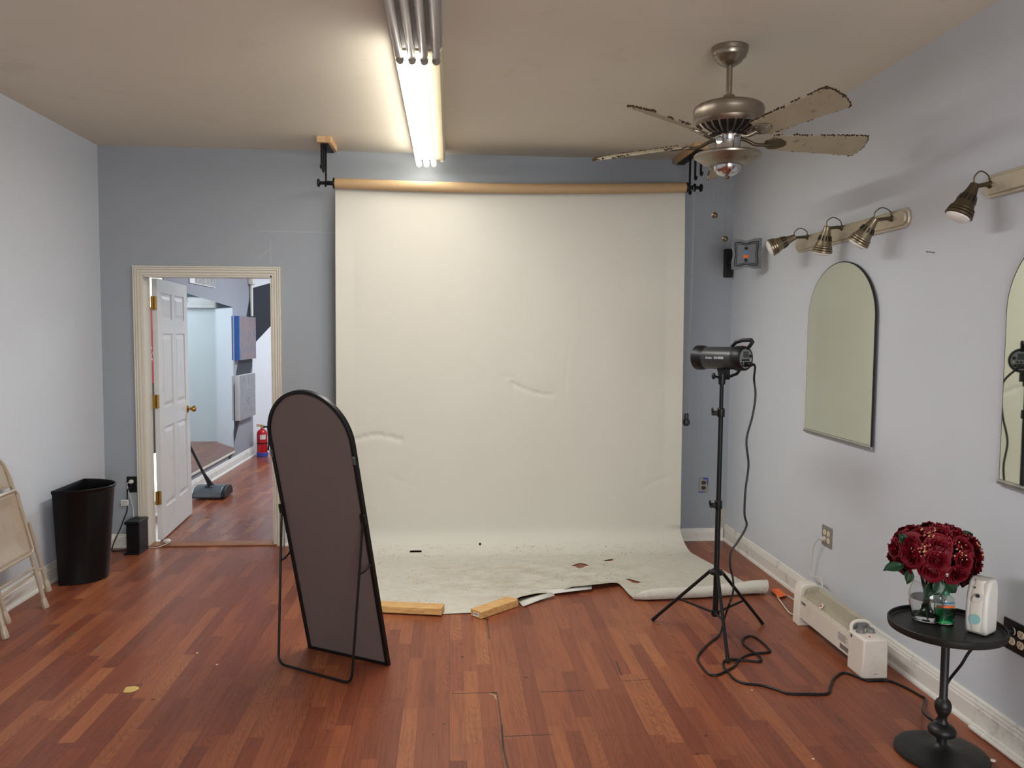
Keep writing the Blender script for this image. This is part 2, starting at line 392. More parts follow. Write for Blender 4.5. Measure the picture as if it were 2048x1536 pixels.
def text_mesh(txt, size, name='t'):
    cu = bpy.data.curves.new(name, 'FONT'); cu.body = txt; cu.size = size; cu.align_x = 'CENTER'; cu.align_y = 'CENTER'; cu.extrude = size*.02; cu.resolution_u = 3
    o = bpy.data.objects.new(name, cu); COL.objects.link(o)
    dg = bpy.context.evaluated_depsgraph_get(); me = bpy.data.meshes.new_from_object(o.evaluated_get(dg))
    vs = [v.co.copy() for v in me.vertices]; fs = [tuple(p.vertices) for p in me.polygons]
    bpy.data.objects.remove(o); bpy.data.curves.remove(cu); bpy.data.meshes.remove(me)
    return vs, fs
O0 = (0, 0, 0)

# ------------------------------------------------------------------ the room
YB = -2.2                                   # wall behind the camera
TH = .13                                    # wall thickness
struct(MB().box((XL-.3, YB-.2, -.1), (XR+.3, D+.02, 0)).build('floor', 'floor', base=O0, smooth=0))
struct(MB().box((-3.2, D+.02, -.1), (1.2, 12.4, 0)).build('floor_hall', 'floor_hall', base=O0, smooth=0))
struct(MB().box((XL-.3, YB-.2, H), (XR+.3, D+.06, H+.1)).build('ceiling', 'ceiling', base=O0, smooth=0))
struct(MB().box((-3.2, D+.06, H), (1.2, 12.4, H+.1)).build('ceiling_hall', 'ceiling', base=O0, smooth=0))
struct(MB().box((XL-.13, YB, 0), (XL, D, H)).build('wall_left', 'wall', base=O0, smooth=0))
struct(MB().box((XR, YB, 0), (XR+.13, D+TH, H)).build('wall_right', 'wall', base=O0, smooth=0))
struct(MB().box((XL-.13, YB-.13, 0), (XR+.13, YB, H)).build('wall_front', 'wall', base=O0, smooth=0))
# back wall with the slightly racked door opening
OT, OB = (PY(285, 550, D).x, 1.998), (PY(298, 1083, D).x, 0.0)     # left edge of the opening, top and bottom
RT, RB = (PY(544, 551, D).x, 2.003), (PY(551, 1083, D).x, 0.0)
wb = MB()
def slab(poly): wb.prism([(x, z) for x, z in poly], 0, -TH, Matrix(((1,0,0,0),(0,0,-1,D),(0,1,0,0),(0,0,0,1))))
slab([(XL-.13, 0), OB, OT, (OT[0], H), (XL-.13, H)])
slab([OT, RT, (RT[0], H), (OT[0], H)])
slab([RB, (XR, 0), (XR, H), (RT[0], H), RT])
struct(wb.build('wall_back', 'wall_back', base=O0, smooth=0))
# skirting boards: a stepped profile swept along each wall
def skirt(name, a, b, nrm, h=.125, cap=.03, hide=None):
    a, b = V(a), V(b); nrm = V(nrm)
    prof = [(0, 0), (.016, 0), (.016, h*.70), (.013, h*.74), (.013, h*.80), (.009, h*.88), (.009, h*.93), (.004, h), (0, h)]
    sh = [(0.016, 0), (.027, 0), (.026, .010), (.021, .018), (.016, .02)]
    mb = MB()
    for pr in (prof, sh):
        vs = [a+nrm*d+V((0, 0, z)) for d, z in pr]+[b+nrm*d+V((0, 0, z)) for d, z in pr]; n = len(pr)
        mb.add(vs, [tuple(range(n)), tuple(range(2*n-1, n-1, -1))]+[(i, n+i, n+(i+1) % n, (i+1) % n) for i in range(n)])
    return struct(mb.build(name, 'trimwhite', base=O0, smooth=0))
skirt('baseboard_right', (XR, YB, 0), (XR, D, 0), (-1, 0, 0))
skirt('baseboard_left', (XL, YB, 0), (XL, D, 0), (1, 0, 0))
skirt('baseboard_back', (RB[0]+.075, D, 0), (XR-.027, D, 0), (0, -1, 0), h=.095)
skirt('baseboard_back_left', (XL+.027, D, 0), (OB[0]-.085, D, 0), (0, -1, 0), h=.10)
skirt('baseboard_hall', (HX, D+TH, 0), (HX, 10.44, 0), (1, 0, 0), h=.12)
# door casing: stepped architrave + jamb lining
def lerp2(a, b, t): return (a[0]+(b[0]-a[0])*t, a[1]+(b[1]-a[1])*t)
XZ = Matrix(((1,0,0,0),(0,0,-1,D),(0,1,0,0),(0,0,0,1)))       # (x, z, out of the wall)
tr = MB()
for o0, o1, dp in ((0.0, .014, .008), (.014, .019, .005), (.019, .034, .015), (.034, .039, .010), (.039, .050, .021), (.050, .054, .015), (.054, .063, .024)):
    LT0, LB0 = (OT[0]-o0, OT[1]+o0), (OB[0]-o0, 0); LT1, LB1 = (OT[0]-o1, OT[1]+o1), (OB[0]-o1, 0)
    RT0, RB0 = (RT[0]+o0, RT[1]+o0), (RB[0]+o0, 0); RT1, RB1 = (RT[0]+o1, RT[1]+o1), (RB[0]+o1, 0)
    tr.prism([LB0, LB1, LT1, LT0], 0, dp, XZ); tr.prism([LT0, LT1, RT1, RT0], 0, dp, XZ); tr.prism([RT0, RT1, RB1, RB0], 0, dp, XZ)
tr.prism([OB, OT, (OT[0]+.002, OT[1]), (OB[0]+.002, 0)], 0, -TH, XZ)
tr.prism([RB, RT, (RT[0]-.014, RT[1]), (RB[0]-.014, 0)], 0, -TH, XZ)
tr.prism([OT, RT, (RT[0], RT[1]-.014), (OT[0], OT[1]-.014)], 0, -TH, XZ)
struct(tr.build('trim_1', 'casing', base=O0, smooth=0))
struct(MB().box((OB[0]-.05, D-.012, 0), (RB[0]+.012, D+.115, .011)).build('trim_2', 'threshold', base=O0, smooth=0, bevel=.003))

# ------------------------------------------------------------------ the six-panel door, open into the hall
dr = bpy.data.objects.new('door_1', None); COL.objects.link(dr); dr.location = (-2.16, 6.12, 0); struct(dr)
DW, DH, DT = .93, 1.985, .036
hT, hB = PY(313.5, 552, 6.12), PY(326.5, 1077, 6.12)
nearB = V((hB.x, 6.115, .012)); nearT = V((hT.x, 6.115, DH))
far_ = PY(384.6, 1021, 7.03); farT = PY(373, 569, 7.03)
farB = V((far_.x, 7.03, .012)); farT = V((farT.x, 7.03, DH))
def leaf(p):                                # p = (along, height, outwards from the mid plane, + faces the opening)
    u, v = p[0]/DW, p[1]/DH
    q = (nearB*(1-v)+nearT*v)*(1-u)+(farB*(1-v)+farT*v)*u
    d = (farB-nearB).normalized(); nn = V((d.y, -d.x, 0)).normalized()
    return q+nn*p[2]
slabm = MB()
nu, nv = 9, 13
slabm.box((0, 0, -DT), (DW, DH, -.007))
st = .115; mid = .10
rows = [(.23, .85), (1.0, 1.57), (1.68, 1.88)]
cols = [(st, DW/2-mid/2), (DW/2+mid/2, DW-st)]
slabm.box((0, 0, -.008), (st, DH, 0)); slabm.box((DW-st, 0, -.008), (DW, DH, 0)); slabm.box((cols[0][1], 0, -.008), (cols[1][0], DH, 0))
zs = [0]+[z for r in rows for z in r]+[DH]
for c0, c1 in cols:
    for i in range(0, len(zs), 2): slabm.box((c0, zs[i], -.008), (c1, zs[i+1], 0))
    for z0, z1 in rows:                     # raised field inside each recess
        a = .02; b = .045
        slabm.add([(c0+a, z0+a, -.0075), (c1-a, z0+a, -.0075), (c1-a, z1-a, -.0075), (c0+a, z1-a, -.0075), (c0+b, z0+b, -.001), (c1-b, z0+b, -.001), (c1-b, z1-b, -.001), (c0+b, z1-b, -.001)],
                  [(4,5,6,7),(0,1,5,4),(1,2,6,5),(2,3,7,6),(3,0,4,7)])
slabm.mapv(leaf)
slabm.build('door_leaf', 'doorwhite', dr, smooth=0)
for zc in (1.80, 1.065, .335):
    hg = MB(); c = leaf((0, zc, 0)); e = V((c.x-.034, 6.075, zc))
    jx = OB[0]+(OT[0]-OB[0])*zc/2.0+.002
    hg.box((c.x-.036, 6.098, zc-.05), (c.x-.002, 6.113, zc+.05))
    hg.box((jx, 6.085, zc-.05), (c.x-.03, 6.092, zc+.05))
    hg.tube([(c.x-.026, 6.086, zc-.052), (c.x-.026, 6.086, zc+.052)], .0075, 10)
    h_ = hg.build('hinge', 'brass', dr, smooth=30, bevel=.001)
    sc = MB()
    for dz in (-.033, 0, .033): sc.ball((c.x-.012, 6.098, zc+dz), .004, 8, 6, (1, .4, 1))
    sc.build('screw', 'screwsteel', h_)
kb = MB(); kp = leaf((DW-.075, .925, 0)); nn = (leaf((DW-.075, .925, 1))-kp).normalized()
kb.lathe([(.033, 0), (.033, .004), (.026, .009), (.011, .012), (.010, .028), (.018, .034), (.026, .046), (.0275, .056), (.024, .064), (.012, .069), (0, .070)], axisT(kp, nn), 24)
kb.build('door_knob', 'brass', dr)

# ------------------------------------------------------------------ the hall beyond
w = paint_wall('hall wall paint with black diagonal stripe', rgb(146, 147, 156)); X, Y, Z = w.xyz()
l1 = w.math('SUBTRACT', w.math('ADD', 1.265, w.math('MULTIPLY', w.math('SUBTRACT', Y, 9.789), 1.35)), Z)
l2 = w.math('SUBTRACT', Z, w.math('ADD', .539, w.math('MULTIPLY', w.math('SUBTRACT', Y, 9.822), .98)))
bm_ = w.math('MULTIPLY', w.math('GREATER_THAN', l1, 0), w.math('GREATER_THAN', l2, 0))
bm_ = w.math('MULTIPLY', bm_, w.math('GREATER_THAN', Y, 9.3))
w.set(color=w.mix(bm_, w.k, rgb(44, 46, 54))); M['hall_left'] = w.m
w = paint_wall('white hall end wall with black stripe', rgb(222, 224, 230)); X, Y, Z = w.xyz()
U = w.math('MULTIPLY', w.math('ADD', X, 2.55), 1.62)
lo_ = w.math('MINIMUM', w.math('ADD', 1.42, w.math('MULTIPLY', U, .90)), 1.93)
hi_ = w.math('ADD', 2.16, w.math('MULTIPLY', U, .30))
bm_ = w.math('MULTIPLY', w.math('GREATER_THAN', Z, lo_), w.math('LESS_THAN', Z, hi_))
w.set(color=w.mix(bm_, w.k, rgb(40, 42, 52))); M['hall_end'] = w.m
struct(MB().box((HX-.15, D+TH, 0), (HX, 6.72, H)).box((HX-.15, 7.32, 0), (HX, 10.46, H)).box((HX-.15, 6.72, 2.16), (HX, 7.32, H)).build('wall_hall_left', 'hall_left', base=O0, smooth=0))
E0, E1 = V((HX, 10.46, 0)), V((-1.71, 11.72, 0))
struct(MB().hexa([E0, E1, E1+V((-.12, .08, 0)), E0+V((-.12, .08, 0)), E0+V((0, 0, H)), E1+V((0, 0, H)), E1+V((-.12, .08, H)), E0+V((-.12, .08, H))]).build('wall_hall_end', 'hall_end', base=O0, smooth=0))
w = paint_wall('white far wall with dark band', rgb(214, 222, 224)); X, Y, Z = w.xyz()
w.set(color=w.mix(w.math('GREATER_THAN', Z, 1.955), w.k, rgb(66, 78, 86))); M['hall_far'] = w.m
struct(MB().box((-1.85, 11.80, 0), (1.0, 11.92, H)).build('wall_hall_far', 'hall_far', base=O0, smooth=0))
struct(MB().box((.9, D+TH, 0), (1.03, 11.8, H)).build('wall_hall_right', 'wall', base=O0, smooth=0))
hd = MB()
for i, (a, z0, z1) in enumerate(((.62, 1.94, 1.99), (.56, 1.99, 2.02), (.50, 2.02, 2.09))): hd.box((-1.55-a*.5, 11.76-.0*i, z0), (-1.55+a*.5, 11.80, z1))
struct(hd.build('trim_3', 'doorwhite', base=O0, smooth=0, bevel=.004))
# glazed front with a red and black poster in it (the strip of it shows through the hinge gap)
wn = bpy.data.objects.new('window_1', None); COL.objects.link(wn); wn.location = (HX, 7.02, 0); struct(wn)
M['daypane'] = emis('bright daylight pane', (.92, .97, 1.0), PANE_E)
MB().box((HX-.06, 6.74, .03), (HX-.05, 7.30, 2.15)).build('pane', 'daypane', wn, smooth=0)
fr = MB()
for lo, hi in (((HX-.05, 6.72, 0), (HX-.005, 6.75, 2.16)), ((HX-.05, 7.29, 0), (HX-.005, 7.32, 2.16)), ((HX-.05, 6.72, 2.13), (HX-.005, 7.32, 2.16)), ((HX-.05, 6.72, 0), (HX-.005, 7.32, .05))): fr.box(lo, hi)
fr.build('window_frame', 'casing', wn, smooth=0)
def poster_mat():
    s = NB('red and black poster print'); X, Y, Z = s.xyz()
    k = s.mix(s.math('LESS_THAN', Z, .62), rgb(176, 28, 48), rgb(44, 48, 52))
    k = s.mix(s.math('MULTIPLY', s.math('GREATER_THAN', s.noise(26, 3), .56), s.math('MULTIPLY', s.math('GREATER_THAN', Z, .82), s.math('LESS_THAN', Z, .95))), k, rgb(226, 222, 222))
    s.set(color=k, rough=.5); return s.m
M['poster'] = poster_mat()
tag(MB().box((HX-.044, 6.82, .52), (HX-.040, 7.20, 1.80)).build('poster', 'poster', smooth=0), 'red and black poster seen through the hinge gap behind the open door', 'poster')
tag(MB().prism([(6.9, .30), (7.0, .24), (7.08, .28), (7.06, .40), (6.97, .46), (6.92, .38)], HX-.045, HX-.041, Matrix(((0,0,1,0),(1,0,0,0),(0,1,0,0),(0,0,0,1)))).build('window_sticker', 'red', smooth=0), 'small red sticker low on the bright pane behind the door hinges', 'sticker')
# big mirror on the hall wall
hm = thing('wall_mirror', (HX, 8.6, .19), 'large frameless mirror low on the hall wall reflecting a white door', 'mirror')
MB().hexa([V((HX+.001, 7.42, .19)), V((HX+.012, 7.42, .19)), V((HX+.012, 9.51, .19)), V((HX+.001, 9.51, .19)), V((HX+.001, 7.42, 1.985)), V((HX+.012, 7.42, 1.985)), V((HX+.012, 9.51, 1.885)), V((HX+.001, 9.51, 1.885))]).build('mirror_glass', 'mirror_old', hm, smooth=0)
MB().box((HX, 7.42, .175), (HX+.02, 9.515, .192)).build('bottom_channel', 'casing', hm, smooth=0)
# two canvases, black and white print
def canvas_mat(name, cs, sc):
    s = NB(name); n = s.noise(sc, 6, s.scalev(1, 1, .55), .7, 1.5)
    s.set(color=s.ramp(n, [(i/(len(cs)-1)*.5+.25, c) for i, c in enumerate(cs)]), rough=.6); return s.m
M['canvas_a'] = canvas_mat('abstract blue grey painting', [rgb(58, 72, 98), rgb(98, 106, 126), rgb(140, 118, 114), rgb(92, 104, 130), rgb(120, 126, 150)], 9)
M['canvas_b'] = canvas_mat('abstract grey painting', [rgb(76, 78, 84), rgb(116, 116, 122), rgb(150, 150, 156), rgb(120, 118, 126), rgb(170, 170, 178)], 11)
M['photo_bw'] = canvas_mat('black and white photograph', [rgb(20, 20, 22), rgb(60, 60, 62), rgb(176, 174, 172), rgb(40, 40, 42), rgb(200, 198, 196)], 12)
for nm, y0, y1, z0, z1, mt, em, lb in (('painting', 9.62, 10.42, 1.262, 1.785, 'canvas_a', 'blue', 'abstract blue grey canvas painting with blue edge, upper one on the hall wall'),
                                       ('painting', 9.60, 10.36, .54, 1.075, 'canvas_b', 'print_white', 'abstract grey canvas painting with white edge, lower one on the hall wall')):
    p = thing(nm, (HX, (y0+y1)/2, z0), lb, 'painting', 'canvases on the hall wall')
    MB().box((HX+.0005, y0, z0), (HX+.055, y1, z1)).build('canvas_edge', em, p, smooth=0)
    MB().box((HX+.0555, y0+.01, z0), (HX+.058, y1, z1)).build('canvas_face', mt, p, smooth=0)
pt = thing('photo_print', (HX, 8.5, 2.08), 'black and white photo print high on the hall wall above the mirror', 'picture')
MB().box((HX+.0005, 8.00, 2.07), (HX+.012, 8.84, 2.55)).build('mount', 'print_white', pt, smooth=0)
MB().box((HX+.0125, 8.16, 2.078), (HX+.014, 8.83, 2.53)).build('print', 'photo_bw', pt, smooth=0)
cd = thing('conduit_pipe', (HX, 10.34, 1.74), 'white conduit pipe running up the hall wall beside the black stripe', 'pipe')
MB().tube([(HX+.025, 10.35, 1.80), (HX+.025, 10.35, 2.9)], .02, 12).build('pipe', 'white_plastic', cd)
MB().box((HX+.003, 10.28, 2.20), (HX+.06, 10.42, 2.32)).build('junction_box', 'white_plastic', cd, bevel=.005)
# fire extinguisher
ex = V((-2.412, 10.35, 0)); fe = thing('fire_extinguisher', (ex.x, ex.y, 0), 'red fire extinguisher standing on the hall floor by the white end wall', 'fire extinguisher')
T = Matrix.Translation((ex.x, ex.y, 0))
MB().lathe([(.066, 0), (.07, .004), (.07, .05), (.066, .055)], T, 24).build('foot_ring', 'bluebase', fe)
MB().lathe([(.064, .05), (.066, .06), (.066, .29), (.06, .32), (.04, .345), (.02, .352), (.02, .36)], T, 24).build('cylinder', 'red', fe)
MB().box((-.018, -.012, .36), (.018, .012, .385), T).box((-.07, -.008, .385), (.02, .008, .40), T).add([(-.07,-.008,.41),(.03,-.008,.395),(.03,.008,.395),(-.07,.008,.41),(-.07,-.008,.42),(.03,-.008,.405),(.03,.008,.405),(-.07,.008,.42)], [(0,3,2,1),(4,5,6,7),(0,1,5,4),(1,2,6,5),(2,3,7,6),(3,0,4,7)], T).build('valve_handle', 'filler_gold', fe, bevel=.002)
MB().tube(spline([(ex.x+.02, ex.y, .375), (ex.x+.06, ex.y-.01, .385), (ex.x+.088, ex.y-.02, .34), (ex.x+.088, ex.y-.02, .2), (ex.x+.08, ex.y-.02, .08)]), .011, 8).build('hose', 'black_plastic', fe)
MB().lathe([(.0665, .215), (.0665, .265)], T @ Matrix.Rotation(0, 4, 'Z'), 24)
lbm = MB(); n = 8
vs = [(ex.x+.0668*math.cos(a), ex.y+.0668*math.sin(a), z) for z in (.225, .285) for a in [-1.75+i*.16 for i in range(n)]]
lbm.add(vs, [(i, i+1, n+i+1, n+i) for i in range(n-1)]); lbm.build('label', 'label_white', fe)
MB().lathe([(.0672, .165), (.068, .168), (.068, .178), (.0672, .18)], T, 24).build('strap', 'black_plastic', fe)
# carpet sweeper
a, b = FL(392, 1001), FL(446, 1000)
cs = thing('carpet_sweeper', (a.x, a.y, 0), 'slate grey carpet sweeper with a leaning handle by the open door', 'carpet sweeper')
sw = MB(); cx, cy = -2.30, 7.66
prof = [(-.17, .012), (-.17, .06), (-.12, .105), (-.02, .118), (.06, .105), (.12, .07), (.135, .03), (.13, .012)]
T = axisT((-2.155, 7.72, 0), (-1, 0.05, 0), (0, -1, 0))      # local x = towards camera, y = up(ish), z = along
TT = Matrix(((0, 0, -1, -2.135), (-1, 0, 0, 7.76), (0, 1, 0, 0), (0, 0, 0, 1)))
sw.prism(prof, 0.03, .30, TT).build('housing', 'sweeper_grey', cs, smooth=30, bevel=.01)
MB().prism([(x*.98, z*.98) for x, z in prof], 0, .04, TT).build('end_cap', 'black_plastic', cs, smooth=30, bevel=.008)
p0 = V((-2.30, 7.74, .11)); p1 = PY(340, 812, 7.30)
MB().tube([p0+V((.015, 0, 0)), p0.lerp(p1, .18)+V((.0, 0, 0)), p1], [.028, .013, .011], 10).build('handle', 'charcoal', cs)
MB().tube(spline([p0+V((-.06, -.02, -.02)), p0+V((-.01, -.03, .03)), p0.lerp(p1, .2)]), .012, 8).build('yoke', 'sweeper_grey', cs)
vs, fs = text_mesh('i l-', .03); MB().add(vs, fs, Matrix(((1, 0, 0, -2.27), (0, .9, -.3, 7.70), (0, .4, .9, .118), (0, 0, 0, 1)))).build('lettering', 'print_white', cs, smooth=0)

# ------------------------------------------------------------------ ceiling strip lights
FXL, FXR = -.258, -.040
ZC = H
def fixture(y0, y1, lit, label):
    t = thing('strip_light', ((FXL+FXR)/2, (y0+y1)/2, ZC-.12), label, 'ceiling light', 'fluorescent strip lights on the ceiling')
    hs = MB()
    w = FXR-FXL
    prof = [(FXL, ZC), (FXL, ZC-.06), (FXL+.012, ZC-.075), (FXL+.05, ZC-.07), (FXR-.05, ZC-.07), (FXR-.012, ZC-.075), (FXR, ZC-.06), (FXR, ZC)]
    hs.prism(prof, -y0, -y1, Matrix(((1,0,0,0),(0,0,-1,0),(0,1,0,0),(0,0,0,1)))).build('housing', 'reflector' if lit else 'fixture_grey', t, smooth=0, bevel=.002)
    xs = [FXL+.030+i*.0535 for i in range(4)]
    for i, x in enumerate(xs):
        z = ZC-.105
        ends = [(y0+.02, 1), (y1-.02, -1)]
        for ye, sg in ends:
            so = MB().box((x-.012, ye-.006, ZC-.09), (x+.012, ye+.006, ZC-.07))
            so.lathe([(.017, -.006), (.019, -.002), (.019, .004), (.016, .007)], axisT((x, ye, z), (0, sg, 0)), 18)
            so.ball((x+.006, ye+sg*.008, z+.004), .003, 8, 6).ball((x-.006, ye+sg*.008, z+.004), .003, 8, 6)
            if not (lit and i == 3 and sg == -1): so.build('lamp_socket', 'steel_plate', t, smooth=30)
        if lit and i == 3: continue
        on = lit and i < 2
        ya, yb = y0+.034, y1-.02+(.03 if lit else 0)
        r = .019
        off_glow = lit and i == 2  # third tube is off, its glow stands in for light falling on it
        tb = MB().tube([(x, ya, z), (x, ya+.006, z), (x, yb-.012, z), (x, yb-.004, z), (x, yb, z)], [r*.8, r, r, r*.8, r*.3], 16).build('fluorescent_tube', 'tube_on' if on else ('tube_off_glow' if off_glow else 'tube_off'), t)
        look(tb, 'lit white fluorescent tube' if on else ('unlit fluorescent tube with painted-in glow' if off_glow else 'unlit grey fluorescent tube'))
    ed = MB().box((FXR-.035, y1, ZC-.085), (FXR-.012, y1+.003, ZC-.045)).build('end_tab', 'reflector', t, smooth=0, bevel=.002) if lit else None
    return t
fixture(3.63, 5.83, True, 'lit fluorescent strip light on the ceiling in front of the paper backdrop')
fixture(1.28, 3.60, False, 'unlit fluorescent strip light with grey tubes at the top edge of the photo')

# ------------------------------------------------------------------ ceiling fan
FX, FY = 1.281, 3.645
fan = thing('ceiling_fan', (FX, FY, H-.6), 'dusty five-blade ceiling fan with nickel motor hanging near the right wall', 'ceiling fan')
T = Matrix.Translation((FX, FY, 0))
MB().lathe([(.083, H), (.084, H-.008), (.08, H-.02), (.081, H-.026), (.074, H-.038), (.074, H-.044), (.058, H-.058), (.054, H-.066), (.034, H-.080), (.026, H-.084), (.014, H-.086)], T, 40).build('canopy', 'nickel', fan)
MB().lathe([(.0135, H-.08), (.0135, 2.70), (.026, 2.695), (.030, 2.68), (.036, 2.665), (.036, 2.655)], T, 20).build('downrod', 'nickel', fan)
mt = MB().lathe([(.034, 2.665), (.10, 2.655), (.145, 2.648), (.158, 2.638), (.162, 2.625), (.160, 2.615), (.160, 2.580), (.163, 2.574), (.158, 2.560), (.150, 2.552)], T, 48).build('motor_housing', 'nickel', fan)
vb = MB().lathe([(.150, 2.555), (.128, 2.535), (.10, 2.522), (.075, 2.518), (.06, 2.516)], T, 48).build('vent_bowl', 'vent_black', fan)
ri = MB()
for i in range(26):
    a = 2*PI*i/26; c, s_ = math.cos(a), math.sin(a)
    ri.tube([(FX+c*.151, FY+s_*.151, 2.553), (FX+c*.127, FY+s_*.127, 2.533), (FX+c*.085, FY+s_*.085, 2.518)], .005, 6)
ri.build('vent_rib', 'nickel', vb)
MB().lathe([(.060, 2.52), (.062, 2.512), (.058, 2.506), (.058, 2.442), (.062, 2.436), (.056, 2.426)], T, 40).build('switch_housing', 'chrome', fan)
MB().lathe([(.05, 2.432), (.148, 2.428), (.154, 2.422), (.152, 2.414), (.140, 2.409), (.132, 2.402), (.112, 2.386), (.086, 2.376), (.066, 2.373), (.060, 2.374)], T, 48).build('light_bowl', 'nickel', fan)
MB().lathe([(.062, 2.384), (.0635, 2.374), (.060, 2.358), (.050, 2.342), (.034, 2.331), (.014, 2.325), (.0, 2.324)], T, 40).build('globe', 'chrome', fan)
MB().lathe([(.011, 2.326), (.012, 2.320), (.008, 2.314), (0, 2.312)], T, 16).build('finial', 'antique_dark', fan)
TILT = Matrix.Translation((FX, FY, 2.49)) @ Matrix.Rotation(math.radians(-2.6), 4, 'X')
for k in range(5):
    ang = math.radians(2+72*k)
    R_ = TILT @ Matrix.Rotation(ang, 4, 'Z') @ Matrix.Rotation(math.radians(-21), 4, 'X')
    r0, r1 = .205, .668; out = []
    w0, w1 = .052, .073
    for t in [i/10 for i in range(11)]: out.append((r0+(r1-.03-r0)*t, -(w0+(w1-w0)*t)))
    for i in range(1, 8): a = -PI/2+PI*i/8; out.append((r1-.03+.03*math.cos(a), (w1)*math.sin(a)*1.0))
    for t in [i/10 for i in range(11)]: out.append((r1-.03-(r1-.03-r0)*t, (w1-(w1-w0)*t)))
    bl = MB().prism(out, -.003, .003, R_).build('fan_blade', 'blade', fan, smooth=0, bevel=.001)
    dm = MB(); random.seed(30+k)
    edge = [p for p in out]
    for i in range(len(edge)-1):
        (x0, y0), (x1, y1) = edge[i], edge[i+1]
        if y0 < 0 and y1 < 0 and random.random() < .15 and x1 < r1-.08: continue
        if y0 > 0 and random.random() < .6 and x1 < r1-.06: continue
        for q in range(7):
            t = (q+random.random())/7
            dm.ball((x0+(x1-x0)*t+random.uniform(-.003, .003), y0+(y1-y0)*t+random.uniform(-.003, .003), random.uniform(-.001, .005)), random.uniform(.0025, .0055), 6, 4, (1.2, 1.2, .8), R_)
    dm.build('dust_fringe', 'dust', bl)['kind'] = 'stuff'
    R2 = TILT @ Matrix.Rotation(ang, 4, 'Z')
    irn = MB()
    pts = [R2 @ V(p) for p in ((.052, 0, .012), (.09, 0, .005), (.13, 0, -.012), (.17, 0, -.014), (.20, 0, -.010))]
    irn.tube(spline(pts, 4), .0085, 8)
    irn.prism([(.175, -.018), (.21, -.036), (.245, -.034), (.275, -.016), (.282, 0), (.275, .016), (.245, .034), (.21, .036), (.175, .018)], -.011, -.0035, R_)
    for q in ((.215, -.02), (.215, .02), (.262, 0)): irn.ball(R_ @ V((q[0], q[1], -.011)), .004, 8, 6)
    irn.build('blade_iron', 'antique_dark' if k in (0, 2) else 'nickel', fan, smooth=40, bevel=.0015)
for (x, zt, zb) in ((FX-.058, 2.39, 2.155), (FX-.006, 2.324, 2.047)):
    ch = MB()
    n = int((zt-zb)/.006)
    ch.tube([(x, FY-.01, zt), (x, FY-.01, zb)], .0014, 6)
    c_ = ch.build('pull_chain', 'antique_dark', fan)
    MB().lathe([(0, -.014), (.010, -.012), (.0145, -.004), (.0145, .004), (.010, .011), (.003, .014), (0, .015)], Matrix.Translation((x, FY-.01, zb-.01)), 16).build('chain_fob', 'antique_dark', c_)

# ------------------------------------------------------------------ paper backdrop on its roll
RY = 5.70
brk = []
for side, x0, ya, yb, lab in (('l', -.853, 5.50, 5.80, 'pine block with black backdrop hooks on the ceiling at the left end of the roll'), ('r', 1.712, 5.40, 5.90, 'pine block with black backdrop hooks on the ceiling above the right end of the roll')):
    t = thing('backdrop_bracket', (x0, (ya+yb)/2, H-.04), lab, 'bracket', 'backdrop brackets on the ceiling')
    MB().box((x0-.048, ya, H-.042), (x0+.048, yb, H)).build('wood_block', 'pine', t, smooth=0, bevel=.002)
    MB().box((x0-.026, ya+.03, H-.050), (x0+.026, yb-.01, H-.042)).build('mounting_plate', 'black_metal', t, smooth=0, bevel=.001)
    s0 = 1 if side == 'r' else -1
    xh = x0+s0*.02-.0
    for yy, zb in ((5.715, 2.62), (5.62 if side == 'l' else 5.59, 2.70), (5.53 if side == 'l' else 5.46, 2.705)):
        hk = MB().box((xh-.006, yy-.008, zb), (xh+.006, yy+.008, H-.048))
        hk.tube([(xh, yy, zb+.01), (xh, yy-.012, zb-.008), (xh, yy-.032, zb-.006), (xh, yy-.042, zb+.012)], .006, 8)
        hk.build('hook', 'black_metal', t, smooth=30)
roll = thing('backdrop_roll', (.44, RY, 0), 'white paper backdrop unrolled from its cardboard core, torn and dirty where it reaches the floor', 'backdrop')
def rz(x):
    t = (x+.815)/2.52; return 2.635+.026*t-.022*math.sin(PI*t)
core = MB().tube([(-.815+2.52*i/24, RY, rz(-.815+2.52*i/24)) for i in range(25)], .036, 20).build('cardboard_core', 'kraft', roll)
for sg, xe in ((-1, -.815), (1, 1.705)):
    pl = MB(); z = rz(xe)
    T = axisT((xe, RY, z), (sg, 0, 0))
    pl.lathe([(.034, -.02), (.037, 0), (.037, .006), (.015, .010), (.015, .045), (.012, .05), (.012, .095), (.026, .10), (.029, .106), (.026, .114), (.008, .118), (0, .118)], T, 24)
    p_ = pl.build('expander_plug', 'black_plastic', roll)
    if sg == 1: MB().lathe([(.012, .05), (.030, .053), (.026, .058), (.030, .063), (.012, .066)], T, 24).build('sprocket', 'black_plastic', p_)
# bead chain loop with weight
cb = MB()
topc = V((1.764, RY, rz(1.705))); bot = V((1.775, 5.80, .985))
for off, off2 in ((V((-.012, -.02, 0)), V((-.012, 0, 0))), (V((.012, .026, 0)), V((.006, .012, 0)))):
    a, b = topc+off, bot+off2
    n = 150
    for i in range(n):
        p = a.lerp(b, i/(n-1)); p.x += .010*math.sin(PI*i/(n-1))*(1 if off.x < 0 else .4)
        cb.ball(p, .0034, 6, 4)
    cb.tube([a.lerp(b, i/20)+V((.010*math.sin(PI*i/20)*(1 if off.x < 0 else .4), 0, 0)) for i in range(21)], .001, 4)
ch = cb.build('bead_chain', 'chain_grey', roll)
wt = MB().lathe([(0, -.075), (.016, -.072), (.025, -.058), (.027, -.045), (.023, -.03), (.016, -.022), (.016, .018), (.012, .02), (0, .021)], Matrix.Translation(bot+V((-.003, 0, 0))), 20, 1, .6)
wt.build('chain_weight', 'charcoal', ch)

